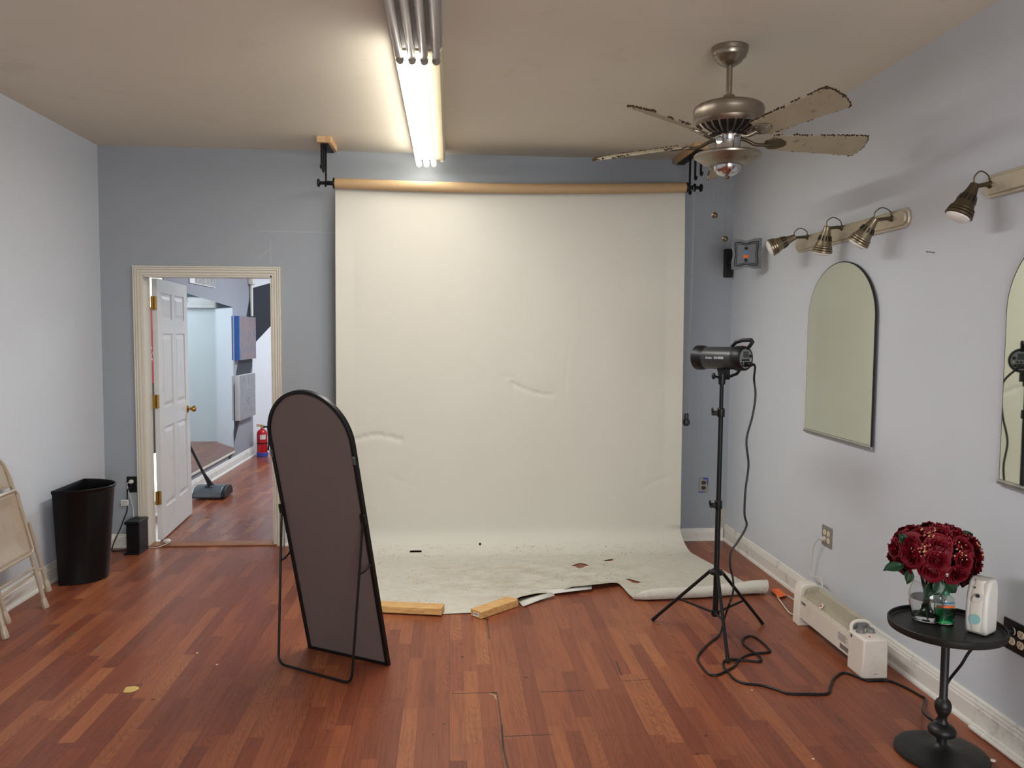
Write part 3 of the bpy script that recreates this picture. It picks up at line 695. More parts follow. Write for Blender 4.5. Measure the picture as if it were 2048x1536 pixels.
s = NB('white seamless paper'); X, Y, Z = s.xyz()
k = s.mix(s.noise(1.2, 4), rgb(204, 201, 190), rgb(198, 194, 182))
fl_ = s.math('LESS_THAN', Z, .06)
cxm = s.math('SUBTRACT', 1.0, s.step(s.math('ABSOLUTE', s.math('SUBTRACT', X, .12-.0)), .25, 1.25))
cym = s.math('SUBTRACT', 1.0, s.step(s.math('ABSOLUTE', s.math('SUBTRACT', Y, 5.02-RY)), .12, .62))
dirt = s.math('MULTIPLY', s.math('MULTIPLY', cxm, cym), s.step(s.noise(5, 7, s.scalev(1, 1.6, 1), .72), .36, .66))
k = s.mix(s.math('MULTIPLY', s.math('MULTIPLY', dirt, fl_), .5), k, rgb(150, 138, 110))
st_ = s.step(s.noise(12, 6, s.scalev(.7, 2.2, 1), .7), .55, .72)
k = s.mix(s.math('MULTIPLY', s.math('MULTIPLY', st_, fl_), .3), k, rgb(160, 150, 126))
sp = s.math('MULTIPLY', s.step(s.noise(70, 1), .70, .73), s.math('MULTIPLY', fl_, s.step(s.noise(4, 3), .40, .58)))
fine = s.math('MULTIPLY', s.step(s.noise(34, 4, s.scalev(.5, 1.4, 1), .8), .52, .70), fl_)
k = s.mix(s.math('MULTIPLY', fine, .30), k, rgb(140, 130, 108))
scr = s.math('MULTIPLY', s.step(s.noise(9, 2, s.scalev(1, 5.5, 1), .5, 2.5), .665, .675), s.math('SUBTRACT', 1.0, s.step(s.noise(9, 2, s.scalev(1, 5.5, 1), .5, 2.5), .68, .69)))
k = s.mix(s.math('MULTIPLY', s.math('MULTIPLY', scr, fl_), .7), k, rgb(84, 76, 64))
k = s.mix(s.math('MULTIPLY', sp, .85), k, rgb(46, 40, 34))
s.set(color=k, rough=.75, spec=.2); s.bump(s.noise(22, 4), .06, .002); M['paper_white'] = s.m
# floor holes and front edge, as the photo shows them on the floor plane
def pix(p):
    d = V(p)-EYE; return (1024+FPX*d.dot(_r)/d.dot(_f), 768-FPX*d.dot(_u)/d.dot(_f))
def poly_fl(pp): return pp
holes = [poly_fl(h) for h in ([(1142, 1131), (1150, 1129), (1160, 1126), (1168, 1127), (1178, 1131), (1170, 1133), (1163, 1136), (1157, 1137), (1150, 1133)],
    [(819, 1103), (826, 1101.5), (838, 1102), (852, 1103.5), (842, 1106), (828, 1106)],
    [(1204, 1122), (1216, 1119), (1224, 1118), (1227, 1120), (1219, 1122.5), (1212, 1122)],
    [(1251, 1157), (1264, 1159), (1281, 1164), (1279, 1166), (1268, 1167), (1257, 1161)],
    [(1370, 1088), (1378, 1084), (1384, 1086), (1381, 1089)], [(949, 1090), (957, 1089), (959, 1084), (961, 1084), (961, 1088), (967, 1091), (960, 1090), (950, 1092)],
    [(1160, 1081), (1164, 1080), (1169, 1084), (1166, 1085)])]
front_px = [(700, 1222), (770, 1227), (885, 1229.5), (945, 1227), (990, 1224), (1034, 1208), (1075, 1199), (1108, 1191), (1096, 1190), (1130, 1186), (1180, 1181), (1222, 1176), (1236, 1173), (1243, 1178), (1262, 1199), (1290, 1201), (1400, 1196), (1502, 1188)]
fpts = sorted([(FL(*q).x, FL(*q).y) for q in front_px])
def yfront(x):
    if x <= fpts[0][0]: return fpts[0][1]
    for (a, b), (c, d) in zip(fpts, fpts[1:]):
        if x <= c: return b+(d-b)*(x-a)/max(c-a, 1e-6)
    return fpts[-1][1]
def inpoly(x, y, P):
    c = False; j = len(P)-1
    for i in range(len(P)):
        if (P[i][1] > y) != (P[j][1] > y) and x < (P[j][0]-P[i][0])*(y-P[i][1])/(P[j][1]-P[i][1])+P[i][0]: c = not c
        j = i
    return c
PYB = 5.738
def polydist(x, z, pl):
    best = (9, 0)
    for (a, b), (c, d) in zip(pl, pl[1:]):
        dx, dz = c-a, d-b; t = max(0, min(1, ((x-a)*dx+(z-b)*dz)/(dx*dx+dz*dz))); ex, ez = x-a-t*dx, z-b-t*dz
        dd = math.hypot(ex, ez)
        if dd < best[0]: best = (dd, ez)
    return best
creases = [([(PY(*q, PYB).x, PY(*q, PYB).z) for q in pp], am) for pp, am in (([(1026, 765), (1042, 772), (1064, 781), (1085, 786), (1103, 786)], .020), ([(1010, 750), (1022, 751)], .012), ([(712, 876), (740, 869), (760, 868), (785, 872), (800, 877)], .020),
           ([(1140, 660), (1132, 720), (1127, 790)], .004), ([(1284, 974), (1310, 958), (1335, 950)], .006), ([(780, 950), (810, 963), (835, 970)], .005), ([(1028, 772), (1030, 790)], .008))]
def dispy(x, z):
    d = .006*mnoise.noise(V((x*1.6, z*.9, 3.1)))+.0022*mnoise.noise(V((x*6.5, z*1.1, 9)))+.0012*mnoise.noise(V((x*8, z*6, 1)))
    for pl, am in creases:
        dd, ez = polydist(x, z, pl)
        if dd < .07:
            f = math.exp(-(dd/.022)**2)
            d -= am*f*(1.0 if ez < 0 else .25)*.6
    return d
NX = 330
nw, ncv, nf = 170, 14, 120
path_rows = []
vsP = []
XA, XB = -.812, 1.705
def xr_at(kind, t, y=None):
    return XB
for j in range(nw+ncv+nf):
    row = []
    for i in range(NX):
        u = i/(NX-1); x = XA+(XB-XA)*u
        if j < nw:
            t = j/(nw-1); z = rz(x)+.015-t*(rz(x)+.015-.17); y = PYB-dispy(x, z)
            ed = (u-.5)*2
            y -= .018*max(0, abs(ed)-.90)/.1*min(1, max(0, (2.62-z)/.5))
            xx = x+ed*0
            if t < .06 and (u < .07): z -= .012*(1-u/.07)*(1-t/.06)
            row.append(V((xx+max(0, u-.5)*2*.014*t, y, z)))
        elif j < nw+ncv:
            a = (j-nw+1)/ncv*PI/2; z = .17-.165*math.sin(a); y = PYB-.19*(1-math.cos(a))-dispy(x, .17)*(1-(j-nw)/ncv)
            xx = x+max(0, u-.5)*2*(.014+.05*(j-nw)/ncv)
            row.append(V((xx, y, z)))
        else:
            t = (j-nw-ncv+1)/nf; y0 = PYB-.19
            fl = t
            xx = x+max(0, u-.5)*2*(.064+.17*fl)+min(0, u-.5)*2*(.03*fl)
            yf = yfront(xx); y = y0+(yf-y0)*t
            z = .0045+.004*max(0, mnoise.noise(V((xx*4, y*5, 2))))*(1 if t < .95 else .5)
            # torn part in the middle lifts off the boards
            lift = max(0, 1-abs((xx-.88)/.26)) if xx > .55 else 0
            z += .030*min(1, lift*2)*max(0, (t-.82)/.18)**1.3
            fp = max(0, 1-abs((xx-.47)/.16)); z += .035*min(1, fp*1.5)*max(0, (t-.85)/.15)**1.2
            row.append(V((xx, y, z)))
    vsP.append(row)
sh = MB(); idx = {}
NR = len(vsP)
allv = [p for r in vsP for p in r]
# pull the vertices next to a hole on to its outline, drop faces inside
hb = [(min(p[0] for p in h), max(p[0] for p in h), min(p[1] for p in h), max(p[1] for p in h), h) for h in holes]
def inhole(p):
    if p.z > .12: return False
    x, y = pix(p)
    return any(a < x < b and c < y < d and inpoly(x, y, h) for a, b, c, d, h in hb)
fs = []
for j in range(NR-1):
    for i in range(NX-1):
        q = (j*NX+i, j*NX+i+1, (j+1)*NX+i+1, (j+1)*NX+i)
        c = (allv[q[0]]+allv[q[1]]+allv[q[2]]+allv[q[3]])/4
        if j > nw+4 and inhole(c): continue
        fs.append(q)
sh.add(allv, fs)
# the front right edge rolls up on itself
cw = [i for i in range(NX) if vsP[-1][i].x > 1.09]
NA = 18
for a_, i in enumerate(cw): pass
cv = []
for k in range(NA):
    th = k/(NA-1)*math.radians(285)
    for a_, i in enumerate(cw):
        p = vsP[-1][i]; u = a_/(len(cw)-1)
        rr = .030+.010*u+.004*mnoise.noise(V((p.x*5, 0, 4)))
        if u < .12: lim = math.radians(95+100*u/.12+20*mnoise.noise(V((p.x*30, 1, 3))))
        else: lim = math.radians(212+34*mnoise.noise(V((p.x*9, 3, 3)))+26*mnoise.noise(V((p.x*37, 1, 3))))
        t2 = min(th, lim)
        cv.append(V((p.x+.03*u*(k/NA), p.y-rr*math.sin(t2), .0045+rr-rr*math.cos(t2))))
n = len(cw)
sh.add(cv, [(k*n+i, k*n+i+1, (k+1)*n+i+1, (k+1)*n+i) for k in range(NA-1) for i in range(n-1)])
shb = sh.build('paper_sheet', 'paper_white', roll, smooth=60, normals=False)

for pp, zz in (([(1034, 1199), (1062, 1193), (1104, 1185), (1110, 1191), (1080, 1200), (1046, 1213)], (.012, .02, .03, .022, .012, .006)), ([(1062, 1180), (1100, 1177), (1150, 1176), (1184, 1170), (1183, 1178), (1140, 1183), (1102, 1188), (1066, 1185)], (.010, .012, .02, .026, .02, .02, .016, .008))):
    P_ = [FL(x, y, z) for (x, y), z in zip(pp, zz)]; c = sum(P_, V((0, 0, 0)))/len(P_)
    fl2 = MB().add(P_+[c+V((0, 0, .006))], [(i, (i+1) % len(P_), len(P_)) for i in range(len(P_))]).build('torn_flap', 'flap_paper', roll, smooth=60)
    sd = fl2.modifiers.new('thickness', 'SOLIDIFY'); sd.thickness = .0006
# ------------------------------------------------------------------ two timber offcuts on the paper's edge
a0, a1 = FL(883, 1231, .008), FL(740, 1224, .008)
T = axisT(a1, (0, 0, 1), a0-a1); L_ = (a0-a1).length
o1 = MB().box((0, 0, 0), (L_, .089, .038), T).build('timber_offcut', 'pine_x', smooth=0, bevel=.003)
tag(o1, 'pine timber offcut lying on the front edge of the paper behind the standing mirror', 'timber', 'pine offcuts holding the paper down')
b0, b1, b2 = FL(962, 1239, .001), FL(1037, 1213, .001), FL(945, 1228, .001)
T = axisT(b0, (0, 0, 1), b1-b0); L_ = (b1-b0).length
t = thing('timber_offcut', b0, 'short pine timber offcut with a sticker on its end, angled on the torn paper edge', 'timber', 'pine offcuts holding the paper down')
MB().box((0, 0, .001), (L_, .085, .042), T).build('block', 'pine_x', t, smooth=0, bevel=.003)
st2 = MB().box((-.0008, .018, .008), (0, .062, .03), T).build('sticker', 'label_white', t, smooth=0)
pm = MB()
for i in range(9): pm.box((-.0012, .024+i*.0036, .016), (-.0008, .0255+i*.0036, .027), T)
pm.build('sticker_print', 'print_dark', st2, smooth=0)

# ------------------------------------------------------------------ arched standing mirror, seen from behind
BL, BR = FL(622, 1293), FL(782, 1329)
W_ = (BR-BL).length; xd = (BR-BL).normalized(); nd = V((xd.y, -xd.x, 0)).normalized()
if nd.y > 0: nd = -nd
tl = math.radians(13.7); up = V((0, 0, 1))*math.cos(tl)+nd*math.sin(tl); on = up.cross(xd) if False else (nd*math.cos(tl)-V((0, 0, 1))*math.sin(tl))
LM = 1.372; rM = W_/2
sm = thing('standing_mirror', ((BL+BR)/2), 'tall arched black-framed floor mirror seen from behind, leaning on its wire stand', 'mirror')
Tm = Matrix((xd, up, on)).transposed().to_4x4(); Tm.translation = BL      # local: across, up the mirror, towards the camera
def arch(ins, n=36):
    r = rM-ins; c = (rM, LM-rM); out = [(ins, ins)]
    out += [(W_-ins, ins)]
    out += [(c[0]+r*math.cos(PI*i/n), c[1]+r*math.sin(PI*i/n)) for i in range(n+1)]
    return out
fo, fi = arch(0), arch(.017)
n = len(fo); fm = MB()
vs = [(x, y, z) for z in (.0, .022) for ring in (fo, fi) for x, y in ring]
fsx = []
for i in range(n):
    j = (i+1) % n
    fsx += [(i, j, n+j, n+i), (2*n+i, 3*n+i, 3*n+j, 2*n+j), (i, 2*n+i, 2*n+j, j), (n+i, n+j, 3*n+j, 3*n+i)]
fm.add(vs, fsx, Tm).build('frame', 'black_metal', sm, smooth=30, bevel=.002)
MB().prism(arch(.015), .010, .014, Tm).build('backing_board', 'mirror_back', sm, smooth=0)
MB().prism(arch(.012), .004, .0095, Tm).build('mirror_glass', 'mirror', sm, smooth=0)
pvL = Tm @ V((.006, .775, .026)); pvR = Tm @ V((W_-.006, .775, .026))
sL, sR = FL(557, 1330), FL(703, 1371)
sL.z = sR.z = .008
def rounded(pts, r=.03):
    out = []
    for i, p in enumerate(pts):
        if i in (0, len(pts)-1): out.append(p); continue
        a = (pts[i-1]-p).normalized(); b = (pts[i+1]-p).normalized()
        for k in range(7):
            t = k/6; out.append(p+a*r*(1-t)**2+b*r*t**2)
    return out
MB().tube(rounded([pvL, sL, sR, pvR], .045), .0058, 10).build('stand', 'black_metal', sm)
for pv, sb, xx in ((pvL, sL, .006), (pvR, sR, W_-.006)):
    am = MB(); h1 = Tm @ V((xx, .545, .026)); h2 = pv.lerp(sb, .335)
    am.tube([h1, h1.lerp(h2, .5)+V((0, 0, -.006)), h2], .0045, 8); am.ball(h1, .007, 8, 6).ball(h2, .007, 8, 6).ball(h1.lerp(h2, .5)+V((0, 0, -.006)), .006, 8, 6)
    am.build('folding_arm', 'black_metal', sm)
    MB().box((xx-.012, .752, .021), (xx+.012, .80, .034), Tm).build('pivot_bracket', 'black_metal', sm, smooth=0, bevel=.003)
for xx in (.006, W_-.006):
    MB().lathe([(.009, 0), (.009, .003), (.004, .006), (0, .006)], Tm @ Matrix.Translation((xx, 1.07, .022)), 12).box((xx-.006, 1.04, .022), (xx+.006, 1.066, .025), Tm).build('hanging_clip', 'grey_metal', sm, smooth=30)

# ------------------------------------------------------------------ waste bin (half round)
bx, by = -2.432, 5.215
bn = thing('waste_bin', (bx+.12, by, 0), 'tall black half-round plastic waste bin against the left wall', 'waste bin')
def dshape(cx, cy, hw, dp, n=28, rc=.03):
    pts = []
    for i in range(n+1):
        a = -PI/2+PI*i/n; pts.append((cx+dp*math.cos(a)**.9 if math.cos(a) > 0 else cx, cy+hw*math.sin(a)))
    return pts
def dring(z, sc_, ins=0):
    hw, dp = .215*sc_-ins, .275*sc_-ins
    return [V((x, y, z)) for x, y in dshape(bx+ins+(1-sc_)*.03, by-.0, hw, dp)]
bm2 = MB()
levels = [(0.004, .80, 0), (.58, .985, 0), (.588, 1.02, 0), (.603, 1.03, 0), (.606, 1.02, 0), (.604, .995, .0), (.55, .965, .003), (.02, .79, .003)]
rings = [dring(z, sc_, ins) for z, sc_, ins in levels]; n = len(rings[0])
for r_ in rings: bm2.v += r_
for k in range(len(rings)-1):
    for i in range(n): bm2.f.append((k*n+i, k*n+(i+1) % n, (k+1)*n+(i+1) % n, (k+1)*n+i))
bm2.f.append(tuple(range(n-1, -1, -1))); bm2.f.append(tuple((len(rings)-1)*n+i for i in range(n)))
bm2.build('body', 'bin_black', bn, smooth=40)
MB().box((bx+.02, by-.11, .0), (bx+.15, by+.11, .006)).build('base', 'bin_black', bn, smooth=0)

# ------------------------------------------------------------------ folding chair leaning folded on the left wall
f1, f2 = V((-2.305, 4.642, 0)), V((-2.279, 4.182, 0))
fc = thing('folding_chair', (-2.30, 4.41, 0), 'beige metal folding chair, folded and leaning on the left wall', 'chair')
t1, t2 = V((-2.478, 4.615, .80)), V((-2.470, 4.205, .80))
def fp(u, v, o=0.0):       # u across (0 far leg .. 1 near leg), v up the frame, o = out from the wall
    a = f1.lerp(f2, u); b = t1.lerp(t2, u); p = a.lerp(b, v); return p+V((.975, 0, .2))*o
fr_ = MB()
top = [fp(0, .02), fp(0, .6), fp(.0, .88), fp(.03, .98), fp(.10, 1.06), fp(.25, 1.10), fp(.75, 1.10), fp(.90, 1.06), fp(.97, .98), fp(1, .88), fp(1, .6), fp(1, .02)]
fr_.tube(spline(top, 6), .012, 10).build('back_frame', 'beige_metal', fc)
for u in (0, 1):
    for oo, vv in ((0, 0.0), ):
        MB().tube([fp(u, 0), fp(u, .012), fp(u, .07), fp(u, .075)], [.017, .0185, .0145, .012], 12).build('foot_cap', 'beige_metal', fc)
# rear legs, shorter: their feet hang off the floor, nearer the wall
ra0 = PX(97, 1180, -2.345); rb0 = PX(57, 1045, -2.418)
RL = [(ra0, rb0)]; q = PX(15, 1244, -2.325); RL.append((q, q+(rb0-ra0)))
for a, b in RL:
    d = (b-a).normalized()
    lg = MB().tube([a+d*.01, b], .0115, 10).build('rear_leg', 'beige_metal', fc)
    MB().tube([a-d*.006, a+d*.006, a+d*.06, a+d*.065], [.017, .0185, .0145, .012], 12).build('foot_cap', 'beige_metal', lg)
MB().tube([fp(0, .30, -.0), fp(1, .30, -.0)], .0075, 8).build('front_crossbar', 'beige_metal', fc)
MB().tube([RL[0][0].lerp(RL[0][1], .33), RL[1][0].lerp(RL[1][1], .33)], .0075, 8).build('rear_crossbar', 'beige_metal', fc)
def panel(v0, v1, o0, dish, name, rc=.12, rim=.011):
    mb = MB(); N = 15; K = 15
    def fn(a, b):
        u = .045+.91*a; v = v0+(v1-v0)*b
        e = max(abs(a-.5), abs(b-.5))*2
        return fp(u, v, o0-dish*max(0, 1-max(0, (e-.55)/.4)))
    mb.grid(fn, N, K)
    mb2 = [fp(.045+.91*a, v0+(v1-v0)*b, o0) for a, b in ((0, .06), (.05, 0), (.95, 0), (1, .06), (1, .94), (.95, 1), (.05, 1), (0, .94))]
    o = mb.build(name, 'beige_metal', fc, smooth=60)
    sd = o.modifiers.new('thickness', 'SOLIDIFY'); sd.thickness = .003
    MB().tube(mb2, rim, 8, True).build(name+'_rim', 'beige_metal', o)
panel(.41, .86, .026, .022, 'seat', rim=.010)
panel(.89, 1.06, .002, -.004, 'backrest', rim=.004)

# ------------------------------------------------------------------ small black appliance and its leads, black outlet
bo = thing('paper_shredder_box', (-2.245, 5.81, 0), 'small upright black appliance box on the floor beside the door casing', 'appliance')
bo.name = 'appliance_box'
MB().box((-2.293, 5.745, .012), (-2.200, 5.905, .215)).build('body', 'black_plastic', bo, smooth=0, bevel=.004)
MB().prism([(-2.305, 5.738), (-2.197, 5.738), (-2.197, 5.91), (-2.285, 5.91), (-2.300, 5.89), (-2.308, 5.86)], .215, .238).build('top_cover', 'black_plastic', bo, smooth=0, bevel=.006)
MB().box((-2.280, 5.80, .238), (-2.225, 5.815, .2386)).box((-2.275, 5.835, .238), (-2.235, 5.865, .240)).build('button', 'slot', bo, smooth=0)
MB().box((-2.31, 5.735, 0), (-2.2, 5.91, .014)).build('foot_plate', 'black_plastic', bo, smooth=0, bevel=.004)
def outlet_plate(name, origin, xdir, nrm, w, h, mat, holes_, face, label, facemat2=None):
    """duplex receptacles behind a cover plate; holes_ = [(x, z)]"""
    t = thing(name, origin, label, 'outlet')
    T = axisT(origin, nrm, xdir)
    MB().prism(rrect(w, h, .004), 0, .006, T).build('cover_plate', mat, t, smooth=0, bevel=.0015)
    for hx, hz in holes_:
        r = MB().prism([(hx+x, hz+z) for x, z in rrect(.034, .029, .012, 4)], .006, .0078, T).build('receptacle', face, t, smooth=0)
        MB().box((hx-.0075, hz-.001, .0078), (hx-.0055, hz+.008, .0082), T).box((hx+.0055, hz-.001, .0078), (hx+.0075, hz+.007, .0082), T).lathe([(.0026, .0078), (.0026, .0082)], T @ Matrix.Translation((hx, hz-.007, 0)), 8).build('slots', 'slot', r, smooth=0)
    return t, T
outlet_plate('wall_outlet', (-2.325, D, .468), (1, 0, 0), (0, -1, 0), .072, .118, 'black_plastic', [(0, .02), (0, -.02)], 'black_plastic', 'black wall outlet with a white plug beside the door casing')
pc = thing('plug_cord', (-2.325, 5.9, 0), 'thin white cord plugged into the black outlet beside the door', 'cord')
MB().lathe([(.016, 0), (.016, .012), (.011, .022), (.006, .03)], axisT((-2.325, D-.008, .49), (0, -1, 0)), 12).build('plug', 'cord_white', pc)
MB().tube(spline([(-2.325, D-.035, .49), (-2.342, D-.045, .482), (-2.346, D-.03, .455), (-2.338, D-.02, .40), (-2.325, D-.015, .34), (-2.315, D-.012, .28), (-2.312, D-.015, .20), (-2.30, D-.035, .07), (-2.27, D-.03, .008), (-2.2, D-.03, .006), (-2.14, D-.035, .006), (-2.10, D-.005, .017), (-2.085, D+.03, .02)], 8), .0032, 6).build('lead', 'cord_white', pc)
MB().ball((-2.10, D+.045, .03), .026, 10, 7, (1.2, 1, .7)).build('cord_bundle', 'cord_white', pc)
bc = thing('power_cord', (-2.36, 5.9, 0), 'black power cord with a white tag hanging below the black outlet', 'cord')
MB().lathe([(.013, 0), (.013, .015), (.008, .024)], axisT((-2.325, D-.008, .447), (0, -1, 0)), 12).build('plug', 'black_plastic', bc)
MB().tube(spline([(-2.325, D-.03, .447), (-2.345, D-.035, .43), (-2.352, D-.02, .39), (-2.357, D-.014, .32), (-2.36, D-.014, .27), (-2.385, D-.02, .20), (-2.41, D-.025, .13), (-2.43, D-.05, .075), (-2.44, D-.09, .01), (-2.40, D-.12, .006), (-2.35, D-.10, .006), (-2.303, D-.12, .010)], 8), .0042, 6).build('lead', 'black_plastic', bc)
MB().box((-2.398, D-.021, .315), (-2.345, D-.019, .358)).build('tag', 'label_white', bc, smooth=0)
tp = MB()
for i in range(4): tp.box((-2.392, D-.0216, .322+i*.008), (-2.352, D-.0212, .325+i*.008))
tp.build('tag_print', 'grey_plastic', bc, smooth=0)
# steel outlet right of the paper, four-gang on the right wall, black six-gang by the table
o_, T = outlet_plate('wall_outlet', (1.962, D, .433), (1, 0, 0), (0, -1, 0), .072, .118, 'steel_plate', [(0, .02), (0, -.02)], 'charcoal', 'steel wall outlet with blue tape on the back wall right of the paper')
for q in (((-.004, .045, .0062), (.034, .058, .0068)), ((.026, .005, .0062), (.036, .045, .0067)), ((-.036, -.058, .0062), (.01, -.050, .0067))): MB().box(*q, T).build('tape', 'bluebase', o_, smooth=0)
oc = PX(1655, 1073)
outlet_plate('wall_outlet', (XR, oc.y, oc.z), (0, -1, 0), (-1, 0, 0), .116, .116, 'steel_plate', [(-.023, .02), (-.023, -.02), (.023, .02), (.023, -.02)], 'ivory', 'steel double outlet plate low on the right wall above the heater')
ob = V((XR, 2.755, .450))
outlet_plate('wall_outlet', ob, (0, -1, 0), (-1, 0, 0), .19, .118, 'black_plastic', [(-.046, .02), (-.046, -.02), (0, .02), (0, -.02), (.046, .02), (.046, -.02)], 'ivory', 'black outlet plate with ivory sockets on the right wall behind the side table')

# ------------------------------------------------------------------ monitor wall mount in the right corner
tv = thing('monitor_mount', (2.108, 5.93, 2.14), 'grey monitor wall mount with orange sticker high in the right corner', 'wall mount')
MB().box((2.078, 5.905, 2.035), (2.138, 5.95, 2.25)).build('wall_plate', 'black_plastic', tv, smooth=0, bevel=.006)
pcn = V((2.012, 5.30, 2.148)); pn = V((-.60, -.80, 0)).normalized(); pxd = V((.80, -.60, 0)).normalized()
MB().tube([(2.108, 5.91, 2.14), (2.085, 5.62, 2.14), pcn-pn*.02], .018, 10).build('arm', 'black_metal', tv)
Tt = axisT(pcn, pn, pxd)
def vesa(sz, ins=0):
    out = []; h = sz/2
    cs_ = [(-h, -h), (h, -h), (h, h), (-h, h)]
    for q in range(4):
        a, b = V(cs_[q]), V(cs_[(q+1) % 4]); mid_ = (a+b)/2; inw = -mid_.normalized()
        for i in range(12):
            t = i/12; p = a.lerp(b, t); d = (.013 if q % 2 == 0 else .008)*math.sin(PI*max(0, min(1, (t-.2)/.6)))**2*(sz/.2); p = p+inw*d; out.append((p.x, p.y))
    return out
pl_ = MB().prism(vesa(.205), 0, .004, Tt).build('screen_plate', 'grey_metal', tv, smooth=0, bevel=.001)
rg = MB()
for sz, rr in ((.158, .0035), (.135, .002)):
    rg.tube([Tt @ V((x, y, .005)) for x, y in vesa(sz)], rr, 6, True)
rg.build('stamped_ring', 'vent_black', pl_)
kn = MB()
for y in (.038, -.042): kn.lathe([(.011, .004), (.011, .010), (.006, .011), (0, .011)], Tt @ Matrix.Translation((-.002, y, 0)), 14)
kn.build('bolt', 'black_metal', pl_)
MB().box((-.02, -.026, .0042), (.016, -.008, .005), Tt).build('price_sticker', 'orange', pl_, smooth=0)
MB().box((-.014, -.002, .0042), (.012, .022, .0048), Tt).build('blue_sticker', 'label_blue', pl_, smooth=0)
hl = MB()
for x in (-.092, .092):
    for y in (-.088, -.06, .06, .088): hl.lathe([(.0032, .004), (.0032, .0045)], Tt @ Matrix.Translation((x, y, 0)), 8)
hl.build('bolt_hole', 'slot', pl_, smooth=0)

# ------------------------------------------------------------------ track lights on the right wall
def track(y0, y1, z, hh, heads, label, ztilt=0):
    t = thing('track_light', (XR, (y0+y1)/2, z), label, 'wall light', 'track lights on the right wall')
    def pr(w, a, b, r=.5):
        out = []
        for i in range(9): q = PI/2+PI*i/8; out.append((b+w*math.cos(q)*-r, z+ztilt*0+w*math.sin(q)))
        for i in range(9): q = -PI/2+PI*i/8; out.append((a+w*math.cos(q)*-r, z+w*math.sin(q)))
        return out
    YZ = Matrix(((0, 0, -1, XR), (1, 0, 0, 0), (0, 1, 0, 0), (0, 0, 0, 1)))
    shp = lambda w, e: [(y0+e, z-w), (y1-e-.03, z-w), (y1-e, z-w*.45), (y1-e, z+w*.45), (y1-e-.03, z+w), (y0+e, z+w), (y0+e-.025, z+w*.6), (y0+e-.03, z), (y0+e-.025, z-w*.6)]
    rl = MB().prism(shp(hh/2, 0), 0, .014, YZ).prism(shp(hh/2*.72, .012), .014, .026, YZ).build('rail', 'rail', t, smooth=0, bevel=.004)
    for pv, ln, dark in heads:
        pv, ln = V(pv), V(ln); d = (ln-pv); Lh = d.length; d.normalize()
        T = axisT(pv, d)
        m_ = 'antique_dark' if dark else 'antique'
        hd_ = MB().lathe([(0, -.004), (.014, -.003), (.018, 0), (.019, .012), (.0205, .022), (.028, .05), (.036, .08), (.043, .103), (.048, .106), (.048, .112), (.045, .114), (.0505, .118), (.0505, .124), (.047, .126), (.0525, .130), (.0525, .138), (.0485, .141), (.046, .141)], T @ Matrix.Diagonal((1, 1, Lh/.141, 1)), 36).build('lamp_head', m_, t)
        MB().lathe([(.046, .139), (.045, .146), (.036, .153), (.02, .157), (0, .158)], T @ Matrix.Diagonal((1, 1, Lh/.141, 1)), 32).build('lamp_glass', 'lens', hd_)
        sl = MB()
        for i in range(12):
            a = 2*PI*i/12; R2 = T @ Matrix.Rotation(a, 4, 'Z')
            sl.hexa([R2 @ V(p) for p in ((.0298, -.0028, .048*Lh/.141), (.0298, .0028, .048*Lh/.141), (.0372, .0034, .075*Lh/.141), (.0372, -.0034, .075*Lh/.141), (.0312, -.0028, .048*Lh/.141), (.0312, .0028, .048*Lh/.141), (.0386, .0034, .075*Lh/.141), (.0386, -.0034, .075*Lh/.141))])
        sl.build('vent_slot', 'slot', hd_, smooth=0)
        wp = V((XR-.026, pv.y-.005, min(max(pv.z, z-.03), z+.03)))
        am = MB().tube([pv+d*.01, wp.lerp(pv, .35), wp], [.008, .009, .011], 10).ball(wp, .016, 12, 8, (.6, 1, 1))
        am.build('swivel_arm', 'antique_dark', hd_)
        MB().tube(spline([pv+d*.004, pv+V((-.004, 0, .028)), pv.lerp(wp, .5)+V((-.01, 0, .052)), wp+V((-.008, 0, .035)), wp], 8), .0028, 6).build('lamp_wire', 'antique_dark', hd_)
    return t
h1p, h1l = PY(1590, 474, 4.62), PY(1541, 496, 4.66)
h2p, h2l = PX(1655, 453, 2.045), PX(1644, 505, 2.035)
h3p, h3l = PX(1751, 437, 2.045), PX(1715, 487, 1.985)
track(3.615, 4.80, 2.150, .092, [(h1p, h1l, False), (h2p, h2l, False), (h3p, h3l, False)], 'nickel track light with three spot heads above the first arched wall mirror')
h4p, h4l = PX(1950, 369, 2.065), PX(1916, 433, 2.005)
h5p = V((2.06, 2.45, 2.17)); h6p = V((2.06, 2.0, 2.17))
track(1.75, 3.07, 2.185, .092, [(h4p, h4l, True), (h5p, h5p+V((-.03, -.02, -.14)), True), (h6p, h6p+V((-.03, .02, -.14)), True)], 'nickel track light cut off by the right edge of the photo')

